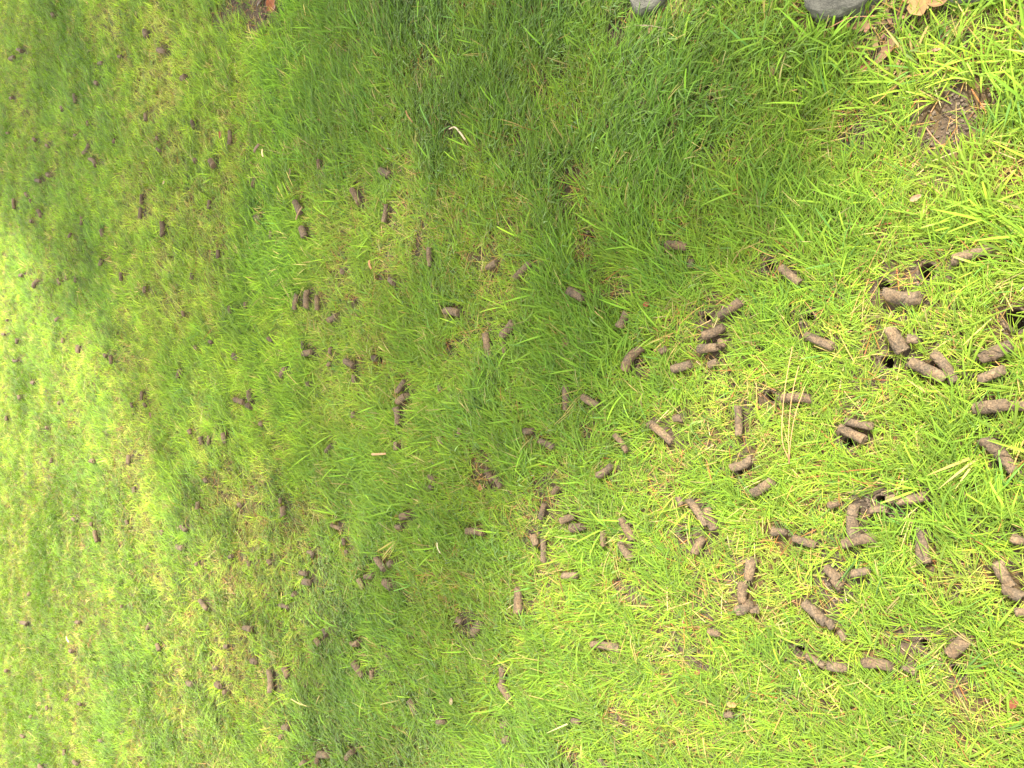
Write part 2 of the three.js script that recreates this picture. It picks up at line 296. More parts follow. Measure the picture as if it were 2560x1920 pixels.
[0.704,-3.030,0.036,0.0157,-1.57,'stout soil core upright, eleventh from left in upper half of upper far left'],
[0.651,-3.039,0.040,0.0158,1.29,'stout soil core upright, tenth from left in upper half of upper far left'],
[-0.408,-3.097,0.021,0.0145,-1.57,'short soil core upright, sixth from left in upper half of lower far left'],
[-0.082,-3.120,0.018,0.0145,-1.07,'stubby soil core falling rightward, seventh from left in lower half of middle far left'],
[-0.296,-3.157,0.035,0.0185,-1.57,'short soil core upright, sixth from left in lower half of middle far left'],
[-0.543,-3.166,0.017,0.0148,-1.09,'stubby soil core falling rightward, fifth from left in upper half of lower far left'],
[-0.882,-3.216,0.017,0.0145,0.29,'stubby soil core falling rightward, rightmost in lower half of lower far left'],
[0.427,-3.228,0.031,0.0165,1.57,'short soil core upright, ninth from left in lower half of upper far left'],
[1.310,-3.246,0.033,0.0145,-0.29,'short soil core falling rightward, fifth from left in upper half of top far left'],
[0.984,-3.304,0.018,0.0145,0.72,'short soil core rising rightward, eleventh from left in lower half of top far left'],
[0.100,-3.332,0.031,0.0154,-1.55,'short soil core upright, rightmost in upper half of middle far left'],
[0.117,-3.403,0.024,0.0145,-0.42,'stubby soil core falling rightward, ninth from left in upper half of middle far left'],
[0.629,-3.438,0.034,0.0195,-1.07,'short soil core falling rightward, eighth from left in lower half of upper far left'],
[0.507,-3.448,0.037,0.0158,0.57,'short soil core rising rightward, seventh from left in lower half of upper far left'],
[1.342,-3.455,0.049,0.0148,-0.20,'short soil core falling rightward, fourth from left in upper half of top far left'],
[-1.491,-3.455,0.037,0.0145,0.34,'short soil core falling rightward, rightmost in lower half of bottom far left'],
[1.270,-3.498,0.041,0.0174,-0.44,'short soil core falling rightward, tenth from left in lower half of top far left'],
[-0.645,-3.508,0.049,0.0195,-1.04,'short soil core falling rightward, fourth from left in upper half of lower far left'],
[0.948,-3.543,0.085,0.0195,-0.55,'short soil core falling rightward, ninth from left in upper half of upper far left'],
[-0.329,-3.550,0.046,0.0176,0.03,'stubby soil core level, third from left in upper half of lower far left'],
[-0.600,-3.560,0.017,0.0145,-1.57,'stubby soil core falling rightward, second from left in upper half of lower far left'],
[1.126,-3.605,0.030,0.0153,-0.88,'short soil core falling rightward, ninth from left in lower half of top far left'],
[1.019,-3.620,0.074,0.0153,0.39,'stout soil core rising rightward, eighth from left in lower half of top far left'],
[0.715,-3.684,0.037,0.0145,1.45,'stout soil core upright, eighth from left in upper half of upper far left'],
[-1.408,-3.698,0.025,0.0145,0.10,'stubby soil core level, eighth from left in lower half of bottom far left'],
[0.154,-3.717,0.034,0.0195,1.48,'short soil core upright, eighth from left in upper half of middle far left'],
[-1.055,-3.728,0.032,0.0183,0.08,'stubby soil core level, fourth from left in upper half of bottom far left'],
[-1.684,-3.750,0.055,0.0157,0.10,'short soil core level, seventh from left in lower half of bottom far left'],
[0.464,-3.754,0.024,0.0145,-1.51,'stout soil core upright, sixth from left in lower half of upper far left'],
[1.270,-3.758,0.041,0.0195,-1.27,'short soil core upright, sixth from left in lower half of top far left'],
[1.106,-3.758,0.028,0.0145,-0.39,'stubby soil core falling rightward, seventh from left in lower half of top far left'],
[-0.606,-3.777,0.035,0.0145,-0.23,'short soil core falling rightward, leftmost in upper half of lower far left'],
[-1.200,-3.807,0.040,0.0195,0.07,'stubby soil core level, third from left in upper half of bottom far left'],
[0.671,-3.834,0.028,0.0145,0.39,'stubby soil core rising rightward, fifth from left in lower half of upper far left'],
[0.482,-3.869,0.017,0.0145,1.57,'stubby soil core rising rightward, fourth from left in lower half of upper far left'],
[-1.442,-3.884,0.022,0.0145,0.37,'stubby soil core falling rightward, sixth from left in lower half of bottom far left'],
[-1.686,-3.904,0.024,0.0162,1.47,'short soil core rising rightward, fifth from left in lower half of bottom far left'],
[0.199,-3.920,0.022,0.0163,-1.46,'stubby soil core falling rightward, seventh from left in upper half of middle far left'],
[1.272,-3.944,0.033,0.0164,-0.85,'short soil core falling rightward, fifth from left in lower half of top far left'],
[-0.089,-3.977,0.020,0.0175,-0.27,'stubby soil core falling rightward, fifth from left in lower half of middle far left'],
[0.475,-3.985,0.031,0.0176,-0.90,'short soil core falling rightward, third from left in lower half of upper far left'],
[0.303,-4.001,0.045,0.0154,0.19,'short soil core rising rightward, sixth from left in upper half of middle far left'],
[1.741,-4.064,0.036,0.0195,-0.76,'short soil core falling rightward, third from left in upper half of top far left'],
[-0.362,-4.085,0.022,0.0145,-1.57,'short soil core upright, fourth from left in lower half of middle far left'],
[0.997,-4.128,0.041,0.0195,-0.42,'stubby soil core falling rightward, seventh from left in upper half of upper far left'],
[1.142,-4.145,0.047,0.0170,-0.37,'short soil core falling rightward, fourth from left in lower half of top far left'],
[-1.555,-4.154,0.019,0.0145,-1.08,'stubby soil core falling rightward, fourth from left in lower half of bottom far left'],
[-0.209,-4.158,0.020,0.0145,-0.28,'stubby soil core falling rightward, third from left in lower half of middle far left'],
[-1.873,-4.252,0.062,0.0195,0.05,'stubby soil core level, third from left in lower half of bottom far left'],
[0.837,-4.265,0.052,0.0174,-0.82,'stout soil core falling rightward, sixth from left in upper half of upper far left'],
[1.000,-4.284,0.076,0.0195,-0.23,'short soil core falling rightward, fifth from left in upper half of upper far left'],
[0.497,-4.335,0.070,0.0195,0.38,'short soil core rising rightward, second from left in lower half of upper far left'],
[1.216,-4.348,0.040,0.0176,-0.45,'short soil core falling rightward, third from left in lower half of top far left'],
[0.005,-4.367,0.037,0.0177,-0.16,'stubby soil core level, fifth from left in upper half of middle far left'],
[0.817,-4.400,0.034,0.0148,-0.26,'stubby soil core falling rightward, fourth from left in upper half of upper far left'],
[0.921,-4.405,0.017,0.0148,-1.57,'stubby soil core falling rightward, third from left in upper half of upper far left'],
[-1.672,-4.405,0.022,0.0148,0.14,'stubby soil core level, second from left in lower half of bottom far left'],
[-1.059,-4.434,0.021,0.0179,0.56,'stubby soil core falling rightward, leftmost in lower half of lower far left'],
[0.965,-4.488,0.057,0.0181,-0.49,'short soil core falling rightward, second from left in upper half of upper far left'],
[-1.227,-4.513,0.085,0.0195,0.08,'short soil core level, second from left in upper half of bottom far left'],
[-1.817,-4.552,0.047,0.0152,0.06,'stubby soil core level, leftmost in lower half of bottom far left'],
[0.561,-4.572,0.037,0.0195,-0.08,'stubby soil core level, leftmost in lower half of upper far left'],
[1.734,-4.598,0.085,0.0195,-0.41,'stout soil core falling rightward, second from left in upper half of top far left'],
[-0.068,-4.603,0.025,0.0195,-1.05,'stubby soil core falling rightward, second from left in lower half of middle far left'],
[0.225,-4.644,0.025,0.0195,1.03,'stubby soil core rising rightward, fourth from left in upper half of middle far left'],
[0.123,-4.671,0.085,0.0155,-0.03,'stout soil core level, third from left in upper half of middle far left'],
[0.956,-4.707,0.055,0.0195,-1.32,'stout soil core upright, leftmost in upper half of upper far left'],
[1.732,-4.729,0.085,0.0195,-0.20,'short soil core falling rightward, leftmost in upper half of top far left'],
[1.524,-4.750,0.051,0.0157,-0.19,'short soil core falling rightward, second from left in lower half of top far left'],
[0.344,-4.826,0.025,0.0159,0.13,'stubby soil core level, second from left in upper half of middle far left'],
[1.357,-4.831,0.044,0.0145,-0.22,'short soil core falling rightward, leftmost in lower half of top far left'],
[-0.185,-4.837,0.026,0.0192,-1.57,'stubby soil core upright, leftmost in lower half of middle far left'],
[-1.555,-4.853,0.031,0.0192,0.21,'stubby soil core rising rightward, leftmost in upper half of bottom far left'],
[0.271,-4.893,0.053,0.0161,-0.12,'stubby soil core level, leftmost in upper half of middle far left'],
];
// holes left by the tines: x, z, radius
const HOLES = [[0.086,-0.207,0.0146],[-0.399,-0.275,0.0090],[0.159,-0.314,0.0118],[-0.372,-0.315,0.0090],[0.031,-0.367,0.0092],[0.142,-0.371,0.0090],[-0.173,-0.374,0.0090],[-0.089,-0.423,0.0090],[0.103,-0.482,0.0090],[-0.421,-0.496,0.0090],[-0.021,-0.544,0.0090],[0.190,-0.546,0.0090],[-0.146,-0.593,0.0090],[0.114,-0.660,0.0090],[-0.476,-0.678,0.0090],[-0.265,-0.704,0.0090],[0.233,-0.730,0.0090],[0.030,-0.785,0.0132],[0.161,-0.843,0.0096],[-0.088,-0.907,0.0099],[0.287,-0.908,0.0099],[0.347,-1.116,0.0090],[0.271,-1.235,0.0090],[0.082,-1.305,0.0106],[0.335,-1.416,0.0094],[-0.526,-1.450,0.0090],[-0.675,-1.536,0.0090],[0.271,-1.561,0.0090],[0.211,-1.677,0.0090],[0.163,-2.174,0.0099],[0.802,-2.475,0.0100]];
// worn spots in the turf: x, z, half sizes, how bare
const BARE = [[1.206,-2.321,0.041,0.144,0.8],[1.127,-2.105,0.052,0.155,0.92],[0.881,-1.698,0.018,0.062,0.55],[0.566,-1.305,0.024,0.027,0.6],[0.740,-1.407,0.017,0.064,0.45],[0.850,-2.098,0.017,0.053,0.5],[0.691,-0.767,0.015,0.042,0.95],[0.663,-0.741,0.012,0.036,0.85],[0.659,-0.841,0.024,0.029,0.7],[0.403,-0.961,0.021,0.027,0.75],[0.442,-0.731,0.012,0.014,0.8],[0.615,-1.022,0.028,0.050,0.4],[0.551,-0.828,0.017,0.039,0.4],[0.455,-0.667,0.014,0.016,0.6],[0.381,-0.669,0.022,0.016,0.6],[0.494,-1.099,0.027,0.037,0.5],[0.569,-0.431,0.023,0.057,0.97],[0.524,-0.372,0.017,0.040,0.85],[0.534,-0.310,0.015,0.045,0.9],[0.367,-0.291,0.032,0.033,0.97],[0.377,-0.246,0.014,0.015,0.8],[0.372,-0.399,0.019,0.028,0.88],[0.491,-0.298,0.018,0.019,0.6],[0.486,-0.375,0.015,0.021,0.75],[0.406,-0.225,0.009,0.012,0.6],[0.464,-0.227,0.031,0.027,0.45],[0.396,-1.637,0.009,0.020,0.7],[0.297,-1.420,0.025,0.026,0.6],[0.210,-1.677,0.015,0.031,0.75],[0.348,-0.961,0.025,0.032,0.55],[0.242,-0.918,0.023,0.028,0.65],[0.184,-0.855,0.022,0.043,0.5],[0.155,-0.632,0.014,0.017,0.6],[0.229,-1.041,0.014,0.028,0.65],[-0.198,-1.193,0.038,0.039,0.75],[-0.085,-0.904,0.020,0.020,0.6],[-0.224,-1.009,0.028,0.037,0.6],[-0.324,-1.053,0.019,0.032,0.6],[-0.272,-0.705,0.012,0.025,0.7],[-0.181,-0.375,0.015,0.027,0.9],[-0.237,-0.532,0.013,0.019,0.85],[-0.031,-0.418,0.010,0.014,0.6],[-0.142,-0.255,0.014,0.012,0.6],[-0.551,-1.237,0.028,0.045,0.75],[-0.732,-1.140,0.015,0.024,0.7],[-0.506,-0.876,0.013,0.044,0.7],[-0.394,-0.792,0.013,0.023,0.6],[-0.745,-0.947,0.016,0.026,0.9],[-0.626,-0.833,0.015,0.024,0.7],[-0.538,-0.982,0.016,0.024,0.4],[-0.315,-0.440,0.028,0.021,0.88],[-0.375,-0.343,0.012,0.025,0.7],[-0.510,-0.451,0.012,0.012,0.85],[-0.416,-0.266,0.016,0.017,0.6],[-0.296,-0.325,0.008,0.021,0.6]];

// ---------- materials ----------
const grit = (u, v, z) => 0.45 * tf(u, v, 6, z, 5) + 0.55 * tf(u, v, 64, z + 40, 3);
const soilMap = texture(512, 0.12, (u, v) => {
  let g = 0.67 + 0.95 * (grit(u, v, 3) - 0.5);
  const w = tf(u, v, 10, 90, 3) - 0.5;
  let c = [0.53 * g + 0.03 * w, 0.44 * g, 0.335 * g - 0.03 * w];
  if (tnoise(u, v, 170, 55) > 0.965 && tf(u, v, 8, 11, 2) > 0.5) c = [0.72, 0.62, 0.43];            // pale root flecks
  if (tnoise(u, v, 120, 66) > 0.975) c = c.map(x => x * 0.45);                                       // pores
  return c;
});
const soilBump = texture(512, 0.12, (u, v) => [0.5 + 0.9 * (grit(u, v, 3) - 0.5) - (tnoise(u, v, 120, 66) > 0.965 ? 0.25 : 0)], false);
const soilMats = [[1, 1, 1], [1.1, 1.08, 1.05], [0.86, 0.84, 0.83], [1.0, 0.95, 0.88], [0.93, 0.93, 0.94]].map(c => new THREE.MeshStandardMaterial({ color: new THREE.Color(c[0], c[1], c[2]), map: soilMap, bumpMap: soilBump, bumpScale: 0.002, roughness: 0.95 }));
const groundMap = texture(1024, 0.7, (u, v) => {
  const g = 0.6 + 0.7 * (0.5 * tf(u, v, 5, 1, 5) + 0.5 * tf(u, v, 90, 31, 3) - 0.5), s = step(0.45, 0.62, tf(u, v, 9, 71, 4));
  const dirt = [0.42 * g, 0.34 * g, 0.26 * g], thatch = [0.43 * g, 0.33 * g, 0.18 * g];
  const st = tnoise(u, v, 220, 77) > 0.93 ? 0.12 : 0;
  return dirt.map((x, k) => mix(x, thatch[k], s) + st * [1, 0.85, 0.5][k]);
});
const groundBump = texture(1024, 0.7, (u, v) => [0.55 * tf(u, v, 12, 1, 5) + 0.45 * tf(u, v, 120, 31, 3)], false);
const groundMat = new THREE.MeshStandardMaterial({ map: groundMap, bumpMap: groundBump, bumpScale: 0.006, roughness: 1 });
const bladeMat = new THREE.MeshPhysicalMaterial({ color: 0xffffff, vertexColors: true, roughness: 1, transmission: 0.4, thickness: 0, specularIntensity: 0.55, clearcoat: 0.09, clearcoatRoughness: 0.3, side: THREE.DoubleSide });
const strawMat = new THREE.MeshPhysicalMaterial({ color: 0xffffff, vertexColors: true, roughness: 1, specularIntensity: 0.3, transmission: 0.2, thickness: 0, side: THREE.DoubleSide });
const leafMat = c => new THREE.MeshPhysicalMaterial({ color: c, roughness: 1, transmission: 0.25, thickness: 0, clearcoat: 0.1, clearcoatRoughness: 0.5, side: THREE.DoubleSide });

// ---------- ground: one sheet to the horizon, pierced by the tine holes ----------
const sheet = new THREE.Shape([[-150, -150], [150, -150], [150, 150], [-150, 150]].map(p => new THREE.Vector2(...p)));
HOLES.forEach(([x, z, r], n) => {
  const p = new THREE.Path(), pts = [];
  for (let k = 0; k < 14; k++) { const a = -k / 14 * Math.PI * 2, q = r * (1 + 0.16 * noise(Math.cos(a) * 1.5 + 9 * n, Math.sin(a) * 1.5)); pts.push(new THREE.Vector2(x + q * Math.cos(a), -(z + q * Math.sin(a)))); }
  p.setFromPoints(pts); sheet.holes.push(p);
});
const groundGeo = new THREE.ShapeGeometry(sheet); groundGeo.rotateX(-Math.PI / 2);
const ground = mesh('ground', groundGeo, groundMat);
ground.userData.kind = 'structure'; scene.add(ground);
HOLES.forEach(([x, z, r], n) => {                   // the walls of each hole, with a crumbled lip
  const nr = 18, prof = [[1.32, 0.0012], [1.12, 0.0035], [1.02, 0.001], [0.97, -0.006], [0.95, -0.016], [0.92, -0.03], [0.8, -0.042], [0.45, -0.047], [0.02, -0.048]];
  const pos = [], uv = [], idx = [];
  prof.forEach(([q, y], i) => { for (let k = 0; k <= nr; k++) { const a = k / nr * Math.PI * 2, c = Math.cos(a), s = Math.sin(a), w = i < 3 ? 1 + 0.16 * noise(c * 1.5 + 9 * n, s * 1.5) + 0.1 * noise(c * 3, s * 3, i + n) : 1 + 0.13 * noise(c * 1.5 + 9 * n, s * 1.5) + 0.09 * noise(c * 2.5, s * 2.5, n + i * 0.7); pos.push(x + r * q * w * c, y + (i < 3 ? 0.002 * noise(c * 4, s * 4, n) : 0), z + r * q * w * s); uv.push(a * r, y - q * r); } });
  for (let i = 0; i < prof.length - 1; i++) for (let k = 0; k < nr; k++) { const a = i * (nr + 1) + k, b = a + nr + 1; idx.push(a, a + 1, b, b, a + 1, b + 1); }
  const g = new THREE.BufferGeometry(); g.setAttribute('position', new THREE.Float32BufferAttribute(pos, 3)); g.setAttribute('uv', new THREE.Float32BufferAttribute(uv, 2)); g.setIndex(idx); g.computeVertexNormals();
  const o = mesh('aeration_hole', g, soilMats[2]); ground.add(o);
});
// the lawn beyond the part that the photograph shows
{
  const ring = new THREE.Shape([[-150, -150], [150, -150], [150, 150], [-150, 150]].map(p => new THREE.Vector2(...p)));
  ring.holes.push(new THREE.Path([[-5, 9.5], [5, 9.5], [5, -1.4], [-5, -1.4]].map(p => new THREE.Vector2(...p))));
  const g = new THREE.ShapeGeometry(ring); g.rotateX(-Math.PI / 2);
  const m = new THREE.MeshStandardMaterial({ roughness: 1, map: texture(512, 0.9, (u, v) => { const q = 0.5 + 0.9 * (tf(u, v, 7, 5, 6) - 0.5), y = tf(u, v, 5, 25, 4); return [(0.36 + 0.22 * y) * q * 1.2, 0.56 * q * 1.2, 0.14 * q * 1.2]; }) });
  const o = mesh('lawn', g, m); o.position.y = 0.012; o.userData.kind = 'structure'; scene.add(o);
}

// ---------- fields that steer the grass ----------
const LUSH = [[0.6, -1.36, 0.11], [0.45, -0.76, 0.1], [0.85, -1.5, 0.14], [0.98, -2.0, 0.14], [0.74, -1.08, 0.12], [0.5, -2.15, 0.14], [0.36, -1.02, 0.07], [0.32, -2.0, 0.1], [1.3, -2.4, 0.2], [0.24, -0.42, 0.08], [-0.42, -0.5, 0.06]];
const lushAt = (x, z) => { let v = 0.6 * fbm(x * 2.6 + 3.1, z * 2.6, 4, 3) + 0.4 * noise(x * 11, z * 11, 8); for (const [a, b, r] of LUSH) { const q = ((x - a) ** 2 + (z - b) ** 2) / (r * r); if (q < 6) v += 0.5 * Math.exp(-q); } return v; };
const bareAt = (x, z) => { let v = 0; for (const [a, b, rx, rz, s] of BARE) { const k = s > 0.94 ? 1.5 : 1.15, dx = (x - a) / (rx * k + 0.004), dz = (z - b) / (rz * k + 0.004), q = dx * dx + dz * dz; if (q < 2.2) v = Math.max(v, s * (1 - step(0.45, 1.35, q + 0.5 * noise(x * 60, z * 60, 3)))); } return v; };
const flowAt = (x, z) => 1.25 + 1.0 * noise(x * 1.5 + 5, z * 1.5, 2) + 0.8 * noise(x * 5, z * 5, 7);
const CELL = 0.12, bins = new Map();
CORES.forEach((c, n) => { const [x, z, l] = c, R = l / 2 + 0.1; for (let i = Math.floor((x - R) / CELL); i <= Math.floor((x + R) / CELL); i++) for (let j = Math.floor((z - R) / CELL); j <= Math.floor((z + R) / CELL); j++) { const k = i * 1000 + j; if (!bins.has(k)) bins.set(k, []); bins.get(k).push(n); } });
function toCore(x, z) {                              // gap in metres between a spot and the nearest core
  let best = 1; const l = bins.get(Math.floor(x / CELL) * 1000 + Math.floor(z / CELL)); if (!l) return best;
  for (const n of l) { const [cx, cz, len, d, yaw] = CORES[n], ux = Math.sin(yaw), uz = Math.cos(yaw), dx = x - cx, dz = z - cz; const t = clamp(dx * ux + dz * uz, -len / 2 + d * 0.3, len / 2 - d * 0.3); best = Math.min(best, Math.hypot(dx - t * ux, dz - t * uz) - d / 2); }
  return best;
}
const toHole = (x, z) => { let b = 1; for (const [a, c, r] of HOLES) b = Math.min(b, Math.hypot(x - a, z - c) - r); return b; };

// ---------- grass ----------
function blade(len, wid, a0, a1, yaw, tone, blunt, segs, ox = 0, oz = 0, twist = 0, rib = 0) {   // a curved strip that leaves the ground at a0 and ends at a1 from the vertical
  const pos = [], col = [], idx = []; let y = 0, q = 0; const c = Math.cos(yaw), s = Math.sin(yaw);
  for (let i = 0; i <= segs; i++) {
    const t = i / segs, a = mix(a0, a1, Math.pow(t, 1.15));
    if (i) { y += Math.cos(a) * len / segs; q += Math.sin(a) * len / segs; }
    const w = wid / 2 * (t < 0.2 ? mix(0.6, 1, t / 0.2) : t > 0.62 ? mix(1, blunt, (t - 0.62) / 0.38) : 1), tw = twist * t, wx = Math.cos(tw) * w, wy = Math.sin(tw) * w;
    for (const e of [-1, 1]) {
      const lx = e * wx, ly = y + e * wy, lz = q;
      pos.push(ox + lx * c + lz * s, Math.max(0.0006, ly), oz - lx * s + lz * c);
      const k = t < 0.16 ? 1 - t / 0.16 : 0;        // pale sheath at the foot
      col.push(tone[0] * mix(1, 1.9, k), tone[1] * mix(1, 1.35, k), tone[2] * mix(1, 2.4, k));
    }
    if (i) { const b = 2 * i - 2; idx.push(b, b + 1, b + 2, b + 2, b + 1, b + 3); }
  }
  const g = new THREE.BufferGeometry(); g.setAttribute('position', new THREE.Float32BufferAttribute(pos, 3)); g.setAttribute('color', new THREE.Float32BufferAttribute(col, 3)); g.setIndex(idx); g.computeVertexNormals(); return g;
}
function tiller(r, kind) {
  const n = kind === 'fine' ? 4 : 3, parts = [];
  for (let k = 0; k < n; k++) {
    const f = 0.72 + 0.56 * r(), tone = [f * (0.9 + 0.25 * r()), f, f * (0.8 + 0.4 * r())];
    const yaw = gauss(r) * (kind === 'fine' ? 1.2 : 0.65), ox = gauss(r) * 0.004, oz = gauss(r) * 0.004;
    if (kind === 'fine') parts.push(blade(0.024 + 0.02 * r(), 0.001 + 0.0006 * r(), 0.25 + 0.7 * r(), 0.7 + 0.8 * r(), yaw, tone, 0.25, 3, ox * 1.6, oz * 1.6, gauss(r) * 0.5));
    else if (kind === 'wide') parts.push(blade(0.05 + 0.04 * r(), 0.0026 + 0.0012 * r(), 0.4 + 0.4 * r(), 1.0 + 0.6 * r(), yaw * 1.5, tone, r() < 0.4 ? 0.6 : 0.12, 5, ox, oz, gauss(r) * 0.8));
    else parts.push(blade(0.036 + 0.034 * r(), 0.0011 + 0.0007 * r(), 0.45 + 0.55 * r(), 1.05 + 0.5 * r(), yaw, tone, r() < 0.45 ? 0.65 : 0.15, 4, ox, oz, gauss(r) * 0.7));
  }
  return mergeGeometries(parts);
}
const kinds = [...Array(8).fill('lawn'), ...Array(6).fill('fine'), ...Array(3).fill('wide')];
const variants = kinds.map((k, i) => ({ kind: k, geo: tiller(rng(900 + i * 13), k), mats: [], cols: [] }));
// farther off, three tillers go into one copy
for (const [k, n] of [['lawn', 6], ['fine', 4]]) for (let i = 0; i < n; i++) { const r = rng(3300 + i * 17 + n), parts = []; for (let q = 0; q < 3; q++) { const g = tiller(r, k); g.rotateY(gauss(r) * 0.5); const f = 0.5 + 1.0 * r(), c = g.attributes.color; for (let e = 0; e < c.array.length; e++) c.array[e] *= f; g.scale(0.85 + 0.3 * r(), 0.85 + 0.3 * r(), 1); g.translate(gauss(r) * 0.013, 0, gauss(r) * 0.013); parts.push(g); } variants.push({ kind: 'far ' + k, geo: mergeGeometries(parts), mats: [], cols: [] }); }
const byKind = k => variants.filter(v => v.kind === k), LV = byKind('lawn'), FV = byKind('fine'), WV = byKind('wide'), FLV = byKind('far lawn'), FFV = byKind('far fine');
const Q = new THREE.Quaternion(), E = new THREE.Euler(), V = new THREE.Vector3(), SC = new THREE.Vector3(), M = new THREE.Matrix4();
function inFrame(x, z, m) { const d = -z; return z < 0.25 && Math.abs(x) < 0.50 + 0.36 * Math.max(0, d - 0.2) + m; }
const WIDE = [[0.5, -0.3, 0.16], [0.42, -0.2, 0.14], [0.5, -0.45, 0.12], [0.3, -0.24, 0.08]];
const gr = rng(77);
let total = 0;
for (let z = 0.22; z > -9;) {
  const d = Math.max(0, -z), near = clamp(1 - (d - 1.1) / 3.4, 0, 1);
  const far = d > 1.9, dens = mix(12000, 23000, near * near) / (far ? 2.6 : 1), s = 1 / Math.sqrt(dens), xm = 0.62 + 0.4 * d + 0.3;
  for (let x = -Math.min(xm, 4.9); x < Math.min(xm, 4.9); x += s) {
    const px = x + (gr() - 0.5) * s * 1.3, pz = z + (gr() - 0.5) * s * 1.3, a = gr(), b = gr(), c = gr(), e = gr(), f = gr();
    if (!inFrame(px, pz, 0.02) && a < 0.6) continue;
    if (pz < -5.3 && b < 0.45) continue;
    const bare = bareAt(px, pz), lush = lushAt(px, pz);
    if (c < bare) continue;
    if (lush < -0.12 && e < (far ? 0.2 : 0.42) * Math.min(1, (-lush - 0.12) * 4)) continue;
    let dk = toCore(px, pz); if (dk < -0.001) continue;
    const dh = toHole(px, pz); if (dh < 0.006) continue;
    let yaw = flowAt(px, pz) + gauss(gr) * mix(1.9, 1.05, step(-0.4, 0.5, lush));
    let wide = 0; for (const [u, v, r] of WIDE) wide = Math.max(wide, 1 - Math.hypot(px - u, pz - v) / r);
    const set = f < 0.08 + 0.16 * Math.max(0, wide) && wide > 0 ? WV : f < 0.012 ? WV : f < mix(0.6, 0.22, step(-0.4, 0.4, lush)) ? FV : LV;
    const pick = far ? (set === FV ? FFV : FLV) : set, vv = pick[Math.floor(gr() * pick.length)];
    let sc = mix(0.76, 1.04, step(-0.5, 0.6, lush)) * (0.82 + 0.36 * gr()) * (1 - 0.45 * bare) * mix(0.74, 1, near);
    const sx = Math.sin(yaw), cz = Math.cos(yaw);
    if (dk < 0.05) {
      let hit = false; for (const t of [0.009, 0.018, 0.027, 0.036]) { if (toCore(px + sx * t * sc, pz + cz * t * sc) < 0.001) { hit = true; break; } }
      if (hit) { if (gr() < 0.8) { yaw += Math.PI; if (toCore(px - sx * 0.02, pz - cz * 0.02) < 0.001) continue; } }
      if (dk < 0.01) sc *= mix(0.75, 1, clamp(dk / 0.01, 0, 1));
      const toCam = toCore(px, pz - 0.03); if (d > 1.4 && toCam < 0.012) sc *= 0.55;
    }
    if (dh < 0.03) { if ((toHole(px + sx * 0.02, pz + cz * 0.02) < 0.002 || toHole(px + sx * 0.035, pz + cz * 0.035) < 0.002) && gr() < 0.9) yaw += Math.PI; if (toHole(px, pz - 0.02) < 0) sc *= 0.6; sc *= 0.85; }
    E.set(gauss(gr) * 0.16, yaw, gauss(gr) * 0.16, 'YXZ'); Q.setFromEuler(E);
    V.set(px, 0, pz); SC.set(sc * mix(1.6, 1, near), sc, sc); M.compose(V, Q, SC);
    vv.mats.push(M.elements.slice());
    // leaf colour: lush tufts blue-green, thin turf yellow-green, now and then a dying blade
    const y = clamp(0.48 - 0.6 * lush + 0.22 * gauss(gr) + 0.25 * noise(px * 1.1, pz * 1.1, 31) + (set === FV ? 0.18 : 0), 0, 1), k = 0.62 + 0.76 * gr();
    let col = [mix(0.125, 0.255, y), mix(0.25, 0.375, y), mix(0.011, 0.019, y)];
    if (y > 0.8) { const e = (y - 0.8) * 3; col = [mix(col[0], 0.38, e), mix(col[1], 0.4, e), mix(col[2], 0.075, e)]; }
    const q = gr(); if (q < 0.03 + 0.06 * bare) col = [0.4, 0.32, 0.1]; else if (q < 0.07) col = [0.11, 0.24, 0.03];
    vv.cols.push(col[0] * k, col[1] * k, col[2] * k); total++;
  }
  z -= s;
}
const grass = new THREE.Group(); grass.name = 'lawn_grass';
grass.userData = { kind: 'stuff', label: 'green lawn grass growing between the soil cores', category: 'grass' };
scene.add(grass);
function copies(name, geo, mat, mats, cols, parent) {
  const o = new THREE.InstancedMesh(geo, mat, mats.length); o.name = name; o.castShadow = o.receiveShadow = true;
  mats.forEach((m, i) => o.instanceMatrix.array.set(m, i * 16));
  o.instanceColor = new THREE.InstancedBufferAttribute(new Float32Array(cols), 3);
  o.userData.kind = 'stuff'; parent.add(o); return o;
}
variants.forEach(v => copies('grass_blades', v.geo, bladeMat, v.mats, v.cols, grass));
console.log('tillers', total);

